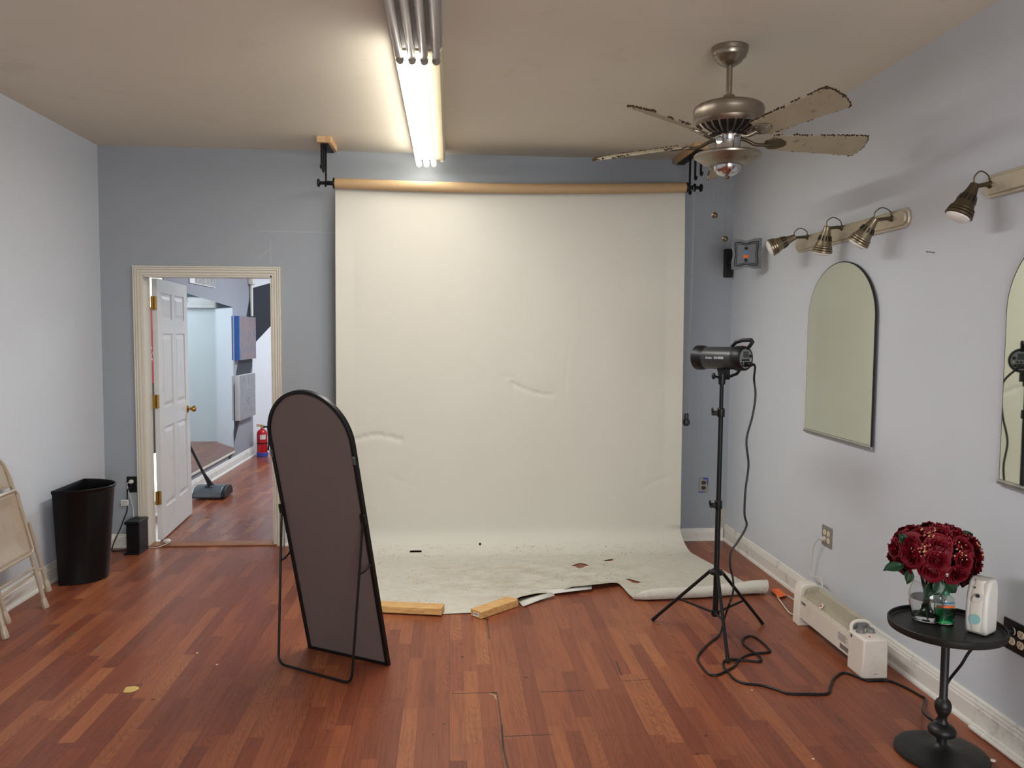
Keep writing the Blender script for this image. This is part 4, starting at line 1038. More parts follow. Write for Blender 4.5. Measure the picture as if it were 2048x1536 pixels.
# ------------------------------------------------------------------ arched mirrors on the right wall
def wall_mirror(yc, hw, z0, zs_, ztop, label, tilt):
    t = thing('wall_mirror', (XR, yc, z0), label, 'mirror', 'arched frameless mirrors on the right wall')
    YZ = Matrix(((0, 0, -1, XR), (1, 0, 0, 0), (0, 1, 0, 0), (0, 0, 0, 1)))
    out = [(yc-hw, z0), (yc+hw, z0)]+[(yc+hw*math.cos(PI*i/40), zs_+(ztop-zs_)*math.sin(PI*i/40)) for i in range(41)]
    inn = [(yc+(y-yc)*.985, z0+.003+(z-z0)*.992) for y, z in out]
    YZ = Matrix.Translation((XR-.001, yc+hw, 0)) @ Matrix.Rotation(math.radians(-tilt), 4, 'Z') @ Matrix.Translation((-XR, -yc-hw, 0)) @ YZ
    RZ = Matrix.Translation((XR-.001, yc+hw, 0)) @ Matrix.Rotation(math.radians(-tilt), 4, 'Z') @ Matrix.Translation((-XR, -yc-hw, 0))
    MB().prism(out, .001, .0085, YZ).build('dark_edge', 'slot', t, smooth=0)
    MB().prism(inn, .0086, .010, YZ).build('mirror_glass', 'mirror', t, smooth=0)
    MB().box((XR-.016, yc-hw-.002, z0-.012), (XR-.001, yc+hw+.002, z0-.002), RZ).box((XR-.016, yc-hw-.002, z0-.012), (XR-.0125, yc+hw+.002, z0+.006), RZ).build('bottom_channel', 'chrome', t, smooth=0)
    return t
wall_mirror(4.222, .388, 1.03, 1.69, 1.998, 'arched frameless mirror under the three-headed track light', .7)
wall_mirror(2.520, .388, 1.03, 1.69, 1.998, 'arched frameless mirror cut off by the right edge of the photo', 3.7)
nl = PX(1870, 505); tag(MB().tube([nl, nl+V((-.03, .012, .004))], .0018, 6).ball(nl+V((-.03, .012, .004)), .0035, 6, 4).build('wall_nail', 'charcoal'), 'bare nail in the right wall between the two arched mirrors', 'nail')

# ------------------------------------------------------------------ studio light on its stand
lf, lr, ln_ = FL(1305, 1243), FL(1525, 1250), FL(1456, 1328)
cx, cy = (lf.x+lr.x+ln_.x)/3, (lf.y+lr.y+ln_.y)/3
stx = PY(1433, 1143, cy).x
ls = thing('light_stand', (stx, cy, 0), 'black tripod light stand in front of the right end of the paper', 'light stand')
def colx(z): return V((stx+(z-.35)*.004, cy, z))
MB().tube([colx(.12), colx(.70)], .0145, 16).build('lower_column', 'black_metal', ls)
MB().tube([colx(.68), colx(1.19)], .0125, 16).build('middle_column', 'black_metal', ls)
MB().tube([colx(1.17), colx(1.345)], .0105, 16).build('upper_column', 'black_metal', ls)
for z in (.70, 1.185):
    cl_ = MB().lathe([(.019, -.02), (.02, -.016), (.02, .022), (.017, .027)], Matrix.Translation(colx(z)), 16)
    cl_.box((stx-.046, cy-.012, z-.012), (stx-.015, cy+.008, z+.012)).build('clamp_collar', 'black_plastic', ls, smooth=30, bevel=.003)
    MB().tube([colx(z)+V((-.036, -.004, .004)), colx(z)+V((-.05, -.012, .012))], .007, 8).ball(colx(z)+V((-.05, -.012, .016)), .012, 10, 8, (.5, .8, 1.2)).build('clamp_knob', 'black_plastic', ls)
MB().lathe([(.020, -.018), (.036, -.012), (.036, .004), (.022, .014), (.016, .016)], Matrix.Translation(colx(.345)), 18).build('leg_hub', 'black_plastic', ls)
MB().lathe([(.018, -.018), (.022, -.010), (.022, .012), (.016, .016)], Matrix.Translation(colx(.125)), 18).build('brace_hub', 'black_plastic', ls)
for ft in (lf, lr, ln_):
    dv = V((ft.x-stx, ft.y-cy, 0)).normalized()
    a = colx(.345)+dv*.032; b = V((ft.x, ft.y, .010))
    lg = MB().tube([a, b], .0088, 10).build('leg', 'black_metal', ls)
    MB().tube([b+(a-b).normalized()*.035, b+V((0, 0, -.002))], [.0100, .0102], 10).build('rubber_foot', 'black_plastic', lg)
    q = a.lerp(b, .55); r_ = colx(.125)+dv*.02
    br = MB().tube([r_, q], .0062, 8).build('brace', 'black_metal', ls)
    MB().ball(q, .0075, 8, 6).ball(r_, .0075, 8, 6).build('brace_rivet', 'screwsteel', br)
sd_ = V((-.545, .838, -.01)).normalized()                     # where the lamp points
rear = PY(1491, 717, cy-.10); hc = rear+sd_*.13
sb = thing('studio_strobe', V((hc.x, hc.y, 1.36)), 'black studio flash head mounted on the tripod light stand', 'studio light')
Ts = axisT(rear, sd_, (0, 0, 1))                              # local z forward, x up, y sideways
MB().lathe([(.050, 0), (.0575, .010), (.0585, .02), (.0585, .236), (.056, .246)], Ts, 48).build('body', 'charcoal', sb)
MB().lathe([(.057, .238), (.0585, .246), (.063, .258), (.0655, .275), (.066, .300), (.063, .303), (.061, .295), (.05, .25), (0, .246)], Ts, 48).build('reflector_collar', 'black_plastic', sb)
MB().lathe([(.0595, -.002), (.063, .004), (.063, .05), (.0592, .056)], Ts, 48).build('rear_ring', 'black_plastic', sb)
bp = MB().lathe([(0, -.0025), (.050, -.0025), (.053, 0)], Ts, 40).build('control_panel', 'grey_plastic', sb)
MB().box((.004, -.022, -.0045), (.036, .020, -.002), Ts).build('display', 'lcd', bp, smooth=0)
kn = MB()
for i in range(4): kn.lathe([(.0055, -.0025), (.0055, -.006), (.0035, -.0065)], Ts @ Matrix.Translation((-.008, -.03+i*.0165, 0)), 12)
kn.lathe([(.008, -.0025), (.008, -.008), (.006, -.009)], Ts @ Matrix.Translation((.012, .034, 0)), 14)
for q in ((-.024, -.033), (-.036, -.027), (-.026, .03)): kn.box((q[0]-.005, q[1]-.005, -.006), (q[0]+.005, q[1]+.005, -.002), Ts)
kn.box((-.042, -.014, -.012), (-.018, .014, -.002), Ts); kn.build('button', 'black_plastic', bp, smooth=30)
MB().lathe([(.003, -.0025), (.003, -.005), (0, -.0055)], Ts @ Matrix.Translation((-.008, .037, 0)), 10).build('test_lamp', 'print_white', bp)
hdl = []
for p in ((.060, 0, .085), (.082, 0, .06), (.092, 0, .02), (.093, 0, -.035), (.086, 0, -.042), (.066, 0, -.026), (.050, 0, -.010)): hdl.append(p)
hm_ = MB()
for side in (-1,): 
    pts = [Ts @ V((p[0], 0, p[2])) for p in hdl]
    hm_.tube(pts, .0095, 10)
hm_.build('handle', 'black_plastic', sb, smooth=60)
MB().lathe([(.006, 0), (.006, .006), (0, .008)], axisT(Ts @ V((.060, 0, .02)), Ts.to_3x3() @ V((1, 0, 0))), 10).build('slave_sensor', 'red', sb)
tx = MB()
def wrap(txt, size, zc, ang):
    vs, fs = text_mesh(txt, size); sgn = 1
    out = []
    for v in vs:
        r = .0588+v.z*.2; th = ang+v.y/.0588*1.0
        # text runs from the front of the lamp to its rear on the side facing the camera
        out.append((r*math.sin(th), -r*math.cos(th)*1, zc-v.x))
    tx.add([Ts @ V(p) for p in out], fs)
camside = 1 if (Ts.to_3x3() @ V((0, 1, 0))).y < 0 else -1
def wrap2(txt, size, zc, ang):
    vs, fs = text_mesh(txt, size); out = []
    for v in vs:
        th = ang+v.y/.0588; r = .0589+max(v.z, 0)*.3
        out.append(Ts @ V((r*math.sin(th), camside*r*math.cos(th), zc-v.x)))
    tx.add(out, fs)
wrap2('Godox', .015, .185, .02); wrap2('SK400II', .019, .122, .02)
tx.build('lettering', 'print_white', sb, smooth=0, normals=False)
yk = MB(); side_ = Ts.to_3x3() @ V((0, 1, 0)); bott = Ts @ V((-.057, 0, .135))
top_c = colx(1.345); 
yk.hexa([bott+side_*.016-sd_*.03, bott+side_*.016+sd_*.03, bott-side_*.016+sd_*.03, bott-side_*.016-sd_*.03, bott+side_*.016-sd_*.03+V((0,0,-.055)), bott+side_*.016+sd_*.012+V((0,0,-.055)), bott-side_*.016+sd_*.012+V((0,0,-.055)), bott-side_*.016-sd_*.03+V((0,0,-.055))])
neck = V((top_c.x, top_c.y, 1.335))
yk.tube([neck, neck+V((0, 0, .05)), (bott+V((0, 0, -.035)))], [.018, .021, .019], 14)
yk.build('mounting_yoke', 'black_plastic', sb, smooth=40, bevel=.003)
MB().tube([neck+V((-.012, -.01, .035)), neck+V((-.045, -.02, .042))], .006, 8).ball(neck+V((-.052, -.022, .044)), .017, 12, 8, (.6, .8, 1)).build('tightening_knob', 'black_plastic', sb)
MB().tube([bott+V((0, 0, -.045))-sd_*.02, bott-sd_*.085+V((0, 0, -.022)), Ts @ V((-.055, 0, .03))], .008, 8).build('tilt_lever', 'black_plastic', sb)
MB().lathe([(.009, 0), (.009, .004), (0, .006)], axisT(bott+V((0, 0, -.03))+side_*camside*.016, side_*camside), 12).build('pivot_bolt', 'chrome', sb)
# its power cord: plug in the lamp's back, down, over the floor, up to the black outlet
plug = Ts @ V((-.030, 0.0, -.012)); plug.x += .0
pts = [plug, plug-sd_*.03+V((.012, 0, -.004))]
for (px, py) in ((1508, 758), (1511, 790), (1505, 832), (1493, 880), (1497, 930), (1491, 980), (1489, 1028), (1493, 1052), (1476, 1083), (1462, 1104), (1460, 1130), (1466, 1158)): pts.append(PY(px, py, cy-.06))
pts += [PY(1466, 1185, cy-.10), PY(1457, 1212, cy-.16), FL(1447, 1243, .06), FL(1440, 1268, .012)]
for px, py in ((1420, 1285), (1402, 1303), (1395, 1317), (1400, 1328), (1415, 1346), (1433, 1350), (1452, 1342), (1468, 1333), (1476, 1322), (1490, 1312), (1510, 1307), (1538, 1304), (1537, 1297), (1517, 1279), (1500, 1272), (1487, 1277), (1486, 1287), (1498, 1298), (1520, 1314), (1519, 1323), (1495, 1321), (1470, 1319), (1452, 1320), (1446, 1330), (1456, 1344), (1470, 1359), (1490, 1367), (1520, 1370), (1550, 1378), (1577, 1387), (1615, 1388), (1654, 1387), (1661, 1373), (1667, 1358), (1684, 1346), (1706, 1350), (1735, 1361), (1775, 1361), (1809, 1374), (1840, 1391), (1851, 1398)): pts.append(FL(px, py, .006))
pts += [FL(1847, 1412, .02), FL(1846, 1423, .05), FL(1858, 1436, .06), FL(1874, 1440, .07)]
pts += [V((1.952, 2.90, .16)), PX(1895, 1366, 1.985), PX(1922, 1330, 2.005), PX(1944, 1298, 2.03), V((2.07, 2.80, .455)), V((2.10, 2.801, .47))]
cdv = thing('power_cord', (1.6, 3.7, 0), 'long black power cord looping over the floor from the studio flash to the side table', 'cord')
MB().tube(spline(pts, 6), .0056, 8).build('lead', 'black_plastic', cdv)
MB().lathe([(.012, 0), (.013, .03), (.007, .042)], axisT(Ts @ V((-.030, 0, -.002)), -sd_), 12).build('connector', 'black_plastic', cdv)
MB().lathe([(.016, 0), (.017, .018), (.012, .036), (.006, .048)], axisT((XR-.009, 2.801, .470), (-1, 0, 0)), 14).build('plug', 'black_plastic', cdv)

# ------------------------------------------------------------------ baseboard heater on the right
hx0, hx1 = 1.912, 2.028
ht = thing('baseboard_heater', (1.97, 3.82, 0), 'long white portable baseboard heater on the floor along the right wall', 'heater')
def xzprof(pts, y0, y1, name, mat, par=ht, bev=.004, sm_=30):
    T = Matrix(((1,0,0,0),(0,0,-1,0),(0,1,0,0),(0,0,0,1)))
    return MB().prism(pts, -y0, -y1, T).build(name, mat, par, smooth=sm_, bevel=bev)
xzprof([(hx0+.008, .055), (hx1-.008, .055), (hx1-.008, .19), (hx1-.03, .195), (hx0+.012, .160), (hx0+.010, .155)], 3.56, 4.125, 'body', 'heater_white')
# front panel face with lip
xzprof([(hx0+.003, .05), (hx0+.010, .05), (hx0+.012, .158), (hx0+.004, .160)], 3.55, 4.13, 'front_panel', 'heater_white', bev=.002)
endL = [(hx0-.004, 0), (hx1, 0), (hx1, .208), (hx1-.012, .226), (hx1-.03, .233), (hx0+.04, .233), (hx0+.016, .224), (hx0+.004, .204)]
xzprof(endL, 4.12, 4.195, 'end_cap', 'heater_white', bev=.006)
endR = [(hx0-.004, 0), (hx1+.004, 0), (hx1, .178), (hx1-.008, .188), (hx0+.008, .188), (hx0, .178)]
xzprof(endR, 3.44, 3.585, 'end_cap', 'heater_white', bev=.008)
hdm = MB(); HT = Matrix(((1,0,0,0),(0,0,-1,0),(0,1,0,0),(0,0,0,1)))
hdm.tube(spline([(hx0+.010, 3.575, .175), (hx0+.012, 3.582, .205), (hx0+.03, 3.584, .222), (hx0+.06, 3.584, .225), (hx1-.028, 3.584, .221), (hx1-.010, 3.582, .205), (hx1-.008, 3.575, .175)], 6), .0085, 10).build('carry_handle', 'heater_white', ht)
hdp = MB().hexa([V((hx0+.012, 3.575, .183)), V((hx1-.012, 3.575, .183)), V((hx1-.012, 3.590, .183)), V((hx0+.012, 3.590, .183)), V((hx0+.02, 3.578, .218)), V((hx1-.02, 3.578, .218)), V((hx1-.02, 3.589, .218)), V((hx0+.02, 3.589, .218))]).build('handle_recess', 'grey_plastic', ht, smooth=0)
for x in (hx0+.032, hx1-.035):
    MB().lathe([(.020, .186), (.020, .197), (.017, .204), (.004, .206)], Matrix.Translation((x, 3.535, 0)), 20).box((x-.004, 3.520, .204), (x+.004, 3.553, .213)).build('control_knob', 'grey_plastic', ht, smooth=30)
MB().lathe([(.004, .187), (.004, .191), (0, .192)], Matrix.Translation((hx0+.045, 3.475, 0)), 10).build('indicator_light', 'red', ht)
# wire grille: sloping slats above the front panel
gr = MB()
ga, gb = V((hx0+.010, 0, .159)), V((hx1-.008, 0, .222))
for i in range(30):
    y = 3.60+i*.0175
    gr.tube([V((ga.x, y, ga.z)), V(((ga.x*.75+gb.x*.25), y, ga.z+.048)), V(((ga.x*.45+gb.x*.55), y, gb.z-.004)), V((gb.x, y, gb.z-.006))], .0013, 5)
for t_ in range(12):
    u = t_/11
    x = ga.x+(gb.x-ga.x)*u; z = ga.z+.048*min(1, u/.25) if u < .25 else (ga.z+.048)+(gb.z-.004-ga.z-.048)*min(1, (u-.25)/.3)
    gr.tube([(x, 3.588, z), (x, 4.12, z)], .0012, 5)
gr.build('wire_grille', 'rail', ht, smooth=60)
xzprof([(ga.x+.006, .154), (gb.x-.004, .154), (gb.x-.004, .196), (ga.x+.055, .196), (ga.x+.028, .185), (ga.x+.010, .162)], 3.59, 4.118, 'grille_backing', plain('champagne heater reflector', rgb(190, 182, 160), .45, .2, .05, 20), bev=0)
MB().lathe([(.014, 0), (.014, .002), (.010, .003)], axisT((ga.x+.010, 3.905, .185), (-.8, 0, .6)), 20).build('badge', 'label_white', ht)
MB().lathe([(.008, .003), (.008, .0045), (0, .0046)], axisT((ga.x+.010, 3.905, .185), (-.8, 0, .6)), 16, .7, 1).build('badge_mark', 'red', ht)
YZm = Matrix(((0, 0, -1, hx0+.003), (-1, 0, 0, 0), (0, 1, 0, 0), (0, 0, 0, 1)))     # text plane facing -x
vs, fs = text_mesh('DWK', .022); MB().add(vs, fs, YZm @ Matrix.Translation((-4.075, .138, .0005))).build('lettering', 'print_dark', ht, smooth=0)
wl = MB()
for i in range(7): wl.box((-3.69, 0.100+i*.0055, .0002), (-3.615+(.02 if i in (2, 5) else 0), 0.1020+i*.0055, .0007), YZm)
wl.build('warning_print', 'grey_plastic', ht, smooth=0)
sl = MB()
for i in range(11): sl.box((-3.668+i*.0085, .062, .0002), (-3.664+i*.0085, .086, .0008), YZm)
sl.build('vent_slot', 'slot', ht, smooth=0)
MB().lathe([(.008, 0), (.008, .002), (.004, .003), (0, .003)], axisT((hx0, 3.555, .166), (-1, 0, 0)), 12).build('screw', 'grey_metal', ht)
vs, fs = text_mesh('ooo', .012); MB().add(vs, fs, Matrix(((1, 0, 0, 1.972), (0, 0, -1, 3.4395), (0, 1, 0, .026), (0, 0, 0, 1)))).build('stamp', 'print_dark', ht, smooth=0)
hcord = thing('heater_cord', (2.05, 4.5, 0), 'white heater cord with an orange warning tag on the floor left of the heater', 'cord')
pl0 = V((XR-.009, oc.y+.023, oc.z+.02))
MB().lathe([(.013, 0), (.013, .016), (.007, .026)], axisT(V((XR-.008, oc.y+.023, oc.z-.02)), (-1, 0, 0)), 12).build('plug', 'cord_white', hcord)
u0 = V((XR-.035, oc.y+.023, oc.z-.02))
MB().tube(spline([u0, PX(1637, 1078, 2.11), PX(1628, 1092, 2.11), PX(1624, 1120, 2.115), PX(1622, 1150, 2.115), V((2.10, 4.245, .20)), V((2.075, 4.26, .03)), V((2.06, 4.30, .006)), V((2.065, 4.55, .006)), V((2.03, 4.68, .008)), V((1.995, 4.60, .006)), V((1.965, 4.45, .006)), V((1.945, 4.30, .006)), V((1.96, 4.20, .03))], 7), .0038, 8).build('lead', 'cord_white', hcord)
tg = [FL(1540, 1179, .012), FL(1557, 1177, .012), FL(1574, 1191, .012), FL(1558, 1195, .012)]
MB().hexa(tg+[p+V((0, 0, .0012)) for p in tg]).build('warning_tag', 'orange', hcord, smooth=0)

# ------------------------------------------------------------------ side table
TX, TY, TZ = 1.868, 2.785, .50
tb = thing('side_table', (TX, TY, 0), 'small round black metal side table on a turned pedestal by the right wall', 'table')
T = Matrix.Translation((TX, TY, 0))
MB().lathe([(0, TZ-.016), (.192, TZ-.016), (.200, TZ-.012), (.203, TZ), (.203, TZ+.012), (.200, TZ+.0145), (.1965, TZ+.012), (.1955, TZ+.001), (.190, TZ-.004), (0, TZ-.004)], T, 64).build('table_top', 'iron', tb)
MB().lathe([(.030, TZ-.016), (.026, TZ-.022), (.015, TZ-.028), (.0145, .225), (.018, .218), (.024, .212), (.029, .200), (.030, .190), (.028, .184), (.029, .180), (.024, .165), (.017, .155), (.016, .138), (.020, .130), (.022, .126), (.021, .122), (.036, .117), (.048, .105), (.050, .096), (.046, .084), (.034, .076), (.018, .072), (.017, .045), (.018, .036)], T, 40).build('pedestal', 'iron', tb)
MB().lathe([(0, 0), (.158, 0), (.164, .006), (.162, .014), (.150, .018), (.12, .020), (.07, .024), (.04, .031), (.022, .042), (.016, .05), (0, .05)], T, 56).build('base', 'iron', tb)
ZT = TZ-.004
# vase with roses
vp = V((1.838, 2.862, ZT)); vz = thing('flower_vase', vp, 'clear glass vase of roses on the black side table', 'vase')
T = Matrix.Translation(vp)
MB().lathe([(0, .001), (.045, .001), (.050, .004), (.058, .03), (.066, .07), (.067, .10), (.060, .128), (.054, .145), (.057, .156), (.0545, .156), (.0515, .146), (.057, .128), (.0635, .10), (.0625, .07), (.055, .032), (.046, .010), (0, .009)], T, 40).build('glass', 'glass', vz)
wtr = MB().lathe([(0, .0095), (.0455, .0105), (.0545, .032), (.062, .07), (.0628, .088), (0, .088)], T, 36).build('water', 'water', vz)
bq = thing('rose_bouquet', vp+V((0, 0, .02)), 'dome bouquet of dark red artificial roses in the glass vase', 'flowers')
sm_ = MB(); random.seed(5)
bc_ = V((1.846, 2.845, .765))
for i in range(13):
    a = random.uniform(0, 2*PI); r = random.uniform(.01, .038)
    sm_.tube(spline([vp+V((math.cos(a+2.5)*.03, math.sin(a+2.5)*.03, .016)), vp+V((math.cos(a)*r*.4, math.sin(a)*r*.4, .09)), vp+V((math.cos(a)*r, math.sin(a)*r, .155)), bc_+V((math.cos(a)*.09, math.sin(a)*.09, -.02))], 4), .0028, 6)
sm_.build('stem', 'stem', bq)
def rose_mesh():
    mb = MB(); random.seed(11)
    for k in range(17):
        lay = k/16; ang = k*2.4; r = .004+.030*lay**.85; h = .030-.012*lay; wd = .9-.15*lay+.35*(1-lay)
        opn = .15+1.0*lay**1.3
        def fn(u, v, ang=ang, r=r, h=h, wd=wd, opn=opn, lay=lay):
            a = ang+(u-.5)*2*wd*1.15
            rr = r*(.35+.65*v**.6)+.010*opn*max(0, v-.55)**1.2*2
            z = h*v*(1.0-.25*(2*(u-.5))**2)-.006*opn*max(0, v-.75)*4+.002*math.sin(u*9+lay*20)*v
            return V((rr*math.cos(a), rr*math.sin(a), z-.006*lay+.001*math.sin(u*7)))
        mb.grid(fn, 7, 6)
    mb.ball((0, 0, .002), .015, 10, 6, (1, 1, .6))
    return mb
rp = rose_mesh().build('rose', 'rose', base=O0, smooth=70, normals=False)
rp.parent = bq
def place_rose(o, p, d, sc):
    q = V((0, 0, 1)).rotation_difference(V(d).normalized()); o.rotation_mode = 'QUATERNION'; o.rotation_quaternion = q
    o.location = V(p)-bq.location; o.scale = (sc,)*3
dirs = []
random.seed(3)
for el, cnt, ph in ((88, 1, 0), (58, 6, .4), (28, 9, .1), (2, 10, .5), (-20, 8, .2)):
    for i in range(cnt): dirs.append((math.radians(el+random.uniform(-5, 5)), 2*PI*i/cnt+ph+random.uniform(-.1, .1)))
ROSES = []
for i, (el, az) in enumerate(dirs):
    d = V((math.cos(el)*math.cos(az), math.cos(el)*math.sin(az), math.sin(el)))
    p = bc_+V((d.x*.138, d.y*.125, d.z*.082-.012*(el < 0)))
    if i == 0: o = rp
    else:
        o = rp.copy(); COL.objects.link(o); o.parent = bq
    place_rose(o, p, d, random.uniform(1.15, 1.36)); ROSES.append(o)
ex_ = FL(1943, 1165, .655)                                      # one rose droops to the right
o = rp.copy(); COL.objects.link(o); o.parent = bq; place_rose(o, V((1.985, 2.868, .662)), V((.75, -.25, -.35)), 1.15)
core_ = MB().ball(bc_, 1, 20, 12, (.122, .110, .070)).build('flower_core', 'rose_dark', bq)
fg, frr = MB(), MB(); random.seed(21)
cl_dirs = [(V((-.55, -.6, .35)), 1), (V((.05, -.75, .30)), 1), (V((.72, -.35, .25)), 1), (V((-.35, -.35, .80)), 1), (V((.45, -.3, .75)), 0), (V((-.8, .1, .4)), 0), (V((.85, .3, .3)), 0), (V((.15, -.2, .95)), 0), (V((-.1, -.6, .62)), 0)]
for cd_, gold in cl_dirs:
    cd_.normalize()
    for i in range(46):
        d = (cd_+V((random.gauss(0, .15), random.gauss(0, .15), random.gauss(0, .12)))).normalized()
        p = bc_+V((d.x*.160, d.y*.148, d.z*.108))*random.uniform(.97, 1.06)
        (fg if (gold and random.random() < .42) else frr).ball(p, random.uniform(.0022, .004), 5, 4)
fg.build('bud_filler', 'filler_gold', bq)['kind'] = 'stuff'
frr.build('berry_filler', 'filler_red', bq)['kind'] = 'stuff'
def leafmesh(p, d, up_, ln, wd):
    d = V(d).normalized(); s_ = V(d.cross(V(up_))).normalized(); n_ = s_.cross(d)
    def fn(u, v):
        w = wd*math.sin(PI*min(1, v*.97+.03))**.8; x = (u-.5)*2
        return V(p)+d*ln*v+s_*w*x+n_*(.010*abs(x)-ln*.22*v*v)
    o = MB().grid(fn, 7, 9).build('leaf', 'leaf', bq, smooth=80)
    sd = o.modifiers.new('thickness', 'SOLIDIFY'); sd.thickness = .0008
leafmesh(PY(1806, 1133, 2.80), (-.95, -.15, -.02), (0, -.6, .8), .080, .022)
leafmesh(PY(1818, 1140, 2.80), (-.35, -.5, -.75), (0, -.8, .5), .055, .018)
leafmesh(PY(1812, 1090, 2.82), (-.5, -.1, .75), (0, -1, .2), .055, .020)
leafmesh(PY(1915, 1075, 2.80), (.9, -.1, .25), (0, -.8, .6), .060, .018)
leafmesh(PY(1880, 1160, 2.78), (-.3, -.2, -.75), (0, -1, .1), .060, .028)
leafmesh(PY(1890, 1160, 2.79), (.5, -.2, -.6), (0, -1, .1), .060, .026)
leafmesh(PY(1862, 1160, 2.80), (-.1, -.1, -.9), (0, -1, .1), .065, .026)
leafmesh(V((1.835, 2.84, .585)), (-.75, -.2, -.55), (0, -.5, .8), .05, .010)
# hand soap bottle
hp = V(FL(1886, 1246, ZT)); hp.z = ZT
bt = thing('soap_bottle', hp, 'green hand soap pump bottle standing in front of the vase on the side table', 'bottle')
Th = Matrix.Translation(hp) @ Matrix.Rotation(math.radians(-20), 4, 'Z') @ Matrix.Diagonal((1.16, 1.1, 1.02, 1))
oval = [(0, .001), (.029, .001), (.0325, .004), (.0335, .03), (.0335, .085), (.031, .097), (.022, .105), (.0135, .109), (.0135, .116), (.012, .116), (.012, .110), (.021, .103), (.0295, .096), (.032, .085), (.032, .03), (.031, .006), (0, .004)]
MB().lathe(oval, Th, 36, 1, .68).build('bottle', 'clearbottle', bt)
MB().lathe([(0, .0045), (.0305, .0065), (.0316, .03), (.0316, .062), (0, .062)], Th, 32, 1, .67).build('soap', 'soap', bt)
MB().lathe([(.0165, .110), (.0170, .113), (.0170, .128), (.013, .136), (.010, .140), (.010, .150), (.0042, .151), (.0042, .166), (.010, .168), (.010, .175), (0, .176)], Th, 20).box((-.006, -.034, .168), (.006, 0, .176), Th).build('pump', 'greenpump', bt, smooth=40)
MB().tube([Th @ V((0, 0, .01)), Th @ V((0, 0, .112))], .0024, 6).build('dip_tube', 'lens', bt)
def bottle_label(z0, z1, mat, nm, a0=-PI*.80, a1=-PI*.20):
    mb = MB(); n = 12
    mb.add([Th @ V((.0340*math.cos(a0+(a1-a0)*i/(n-1)), .0340*.68*math.sin(a0+(a1-a0)*i/(n-1)), z)) for z in (z0, z1) for i in range(n)], [(i, i+1, n+i+1, n+i) for i in range(n-1)])
    mb.build(nm, mat, bt)
bottle_label(.081, .087, 'label_blue', 'blue_label'); bottle_label(.066, .074, 'orange', 'orange_band')
for i in range(5): bottle_label(.036+i*.0055, .038+i*.0055, 'leaf', 'label_line', -PI*.76, -PI*(.36-.04*(i % 3)))
# white air freshener
ap = V(FL(1972, 1270, ZT)); ap.z = ZT
ap.y += .03
af = thing('air_freshener', ap, 'white automatic air freshener dispenser standing on the side table beside the roses', 'air freshener')
ap.z += .0008
Ta = Matrix.Translation(ap) @ Matrix.Rotation(math.radians(-58), 4, 'Z') @ Matrix.Diagonal((1.06, 1.06, 1.06, 1))    # local -y = front
side = [(-.040, 0), (.038, 0), (.042, .01), (.045, .08), (.043, .15), (.036, .182), (.022, .193), (-.010, .193), (-.026, .180), (-.040, .14), (-.047, .09), (-.047, .04), (-.044, .01)]
MB().prism(side, -.036, .036, Ta @ Matrix(((0,0,1,0),(1,0,0,0),(0,1,0,0),(0,0,0,1)))).build('shell', 'white_plastic', af, smooth=50, bevel=.012, bseg=4)
fshell = MB()
def ffn(u, v):
    z = .012+.176*v; import bisect
    yy = -.047 if .04 <= z <= .09 else (-.047+.007*((z-.09)/.05) if .09 < z <= .14 else (-.040+.016*((z-.14)/.045) if z > .14 else -.044-.003*(z-.01)/.03))
    hw = .031*(1-.35*max(0, v-.75)/.25)*(1-.35*max(0, .2-v)/.2); x = (u-.5)*2*hw
    return Ta @ V((x, yy-.003+.010*abs((u-.5)*2)**3, z))
fshell.grid(ffn, 11, 16).build('front_cover', 'heater_white', af, smooth=60)
MB().lathe([(.018, -.001), (.018, .003), (.014, .004), (0, .001)], axisT(Ta @ V((.006, -.046, .130)), Ta.to_3x3() @ V((.1, -1, .25))), 24, .8, 1.15).build('nozzle_recess', 'cord_white', af)
MB().lathe([(.007, .004), (.007, .006), (0, .006)], axisT(Ta @ V((.006, -.046, .138)), Ta.to_3x3() @ V((.1, -1, .25))), 14).build('nozzle', 'charcoal', af)
MB().lathe([(.021, .0), (.021, .0015), (0, .0016)], axisT(Ta @ V((.0, -.0495, .055)), Ta.to_3x3() @ V((0, -1, 0))), 24, .85, 1).build('round_label', 'teal', af)
MB().lathe([(.003, 0), (.003, .002), (0, .002)], axisT(Ta @ V((-.008, -.040, .163)), Ta.to_3x3() @ V((0, -1, .4))), 10).build('sensor', 'slot', af)

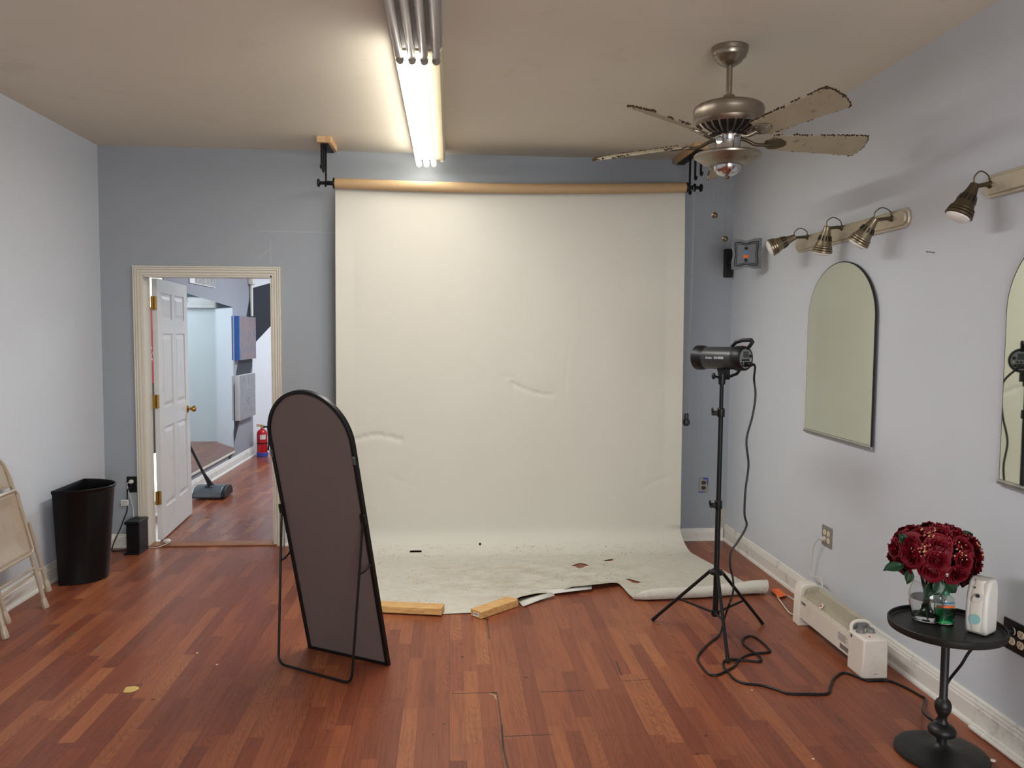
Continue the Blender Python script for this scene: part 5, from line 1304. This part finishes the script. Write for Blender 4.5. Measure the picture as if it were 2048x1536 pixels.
# ------------------------------------------------------------------ odds and ends
cp = thing('conduit_pipe', (XR-.045, 2.6, 0), 'white plastic conduit lying along the right baseboard near the table', 'pipe')
q0 = FL(1951, 1452, .012); q0.x = XR-.040
MB().tube([(q0.x, q0.y, .012), (q0.x, 1.2, .012)], .010, 12).build('pipe', 'white_plastic', cp)
MB().tube([(q0.x, q0.y-.01, .0132), (q0.x, q0.y-.085, .0132)], .0125, 12).build('coupling', 'white_plastic', cp)
for px, py, sz, lb in ((1992, 1490, .007, 'white plaster crumb on the floor against the right baseboard'), (1985, 1524, .009, 'pale crumb on the floor at the bottom right edge'), (394, 1307, .0045, 'tiny pale crumb on the boards, the upper of two left of the standing mirror'), (434, 1330, .004, 'tiny pale crumb on the boards nearest the left foot of the mirror stand'), (1626, 1519, .004, 'tan crumb on the boards left of the table base'), (1504, 1381, .0035, 'tiny white paper scrap on the floor just below the black cord'), (1521, 1188, .003, 'tiny white scrap on the floor beside the orange tag')):
    p = FL(px, py); mb = MB().ball((p.x, p.y, sz*.55), sz, 7, 5, (1.3, .9, .6))
    random.seed(px); mb.v = [v+V((random.uniform(-1, 1), random.uniform(-1, 1), random.uniform(0, .5)))*sz*.25 for v in mb.v]
    for v in mb.v: v.z = max(v.z, 0)
    tag(mb.build('floor_crumb', 'plaster', smooth=0), lb, 'crumb', 'crumbs on the floor')
p = FL(261, 1379); mb = MB(); random.seed(9)
ring = [(p.x+.030*math.cos(a)*(1+.18*math.sin(3*a+1)), p.y+.036*math.sin(a)*(1+.15*math.cos(2*a))) for a in [2*PI*i/22 for i in range(22)]]
tag(mb.prism(ring, 0, .0015).build('glue_spot', 'yellow_glue', smooth=0), 'yellow dried glue spot on the boards in the left foreground', 'glue spot')

# ------------------------------------------------------------------ light
def area(name, loc, rot, sx, sy, e, c):
    l = bpy.data.lights.new(name, 'AREA'); l.shape = 'RECTANGLE'; l.size = sx; l.size_y = sy; l.energy = e; l.color = c
    o = bpy.data.objects.new(name, l); COL.objects.link(o); o.location = loc; o.rotation_euler = rot; return o
LT = dict(down=32.0, rear_fill=94.0, hall=100.0, world=.0)
area('hall_ceiling_lamp', (-.9, 8.9, H-.03), (0, 0, 0), .5, 2.4, LT['hall']*.68, (.84, .93, 1.0))
area('hall_end_lamp', (-.6, 11.0, H-.03), (0, 0, 0), .5, .8, LT['hall']*.32, (.84, .94, 1.0))
area('strip_lamp', ((FXL+FXR)/2, 3.85, H-.135), (0, 0, 0), .16, 1.9, LT['down'], (1.0, .99, .96))
wq = bpy.data.objects.new('fill_window', None); COL.objects.link(wq); wq.location = (1.05, YB, .3); struct(wq)  # added window behind the camera, put in to carry the fill light
M['fillpane'] = emis('glowing pane of the added fill window', (.93, .97, 1.0), .8)
MB().box((.1, YB+.002, .3), (2.0, YB+.006, 2.2)).build('pane', 'fillpane', wq, smooth=0)
fq = MB()
for lo, hi in (((.03, YB, .23), (.1, YB+.03, 2.27)), ((2.0, YB, .23), (2.07, YB+.03, 2.27)), ((.1, YB, .23), (2.0, YB+.03, .3)), ((.1, YB, 2.2), (2.0, YB+.03, 2.27))): fq.box(lo, hi)
fq.build('window_frame', 'casing', wq, smooth=0)  # frame around the added fill window
area('rear_fill_light', (1.05, YB+.03, 1.25), (PI/2, 0, 0), 1.9, 1.9, LT['rear_fill'], (.93, .97, 1.0))  # added fill lamp in front of the made-up window
wd = bpy.data.worlds.new('world'); scene.world = wd; wd.use_nodes = True
wd.node_tree.nodes['Background'].inputs[0].default_value = (.5, .55, .6, 1); wd.node_tree.nodes['Background'].inputs[1].default_value = LT['world']
vs_ = scene.view_settings; vs_.view_transform = 'Standard'; vs_.look = 'None'; vs_.exposure = 0.36; vs_.gamma = 1.0; vs_.use_curve_mapping = False
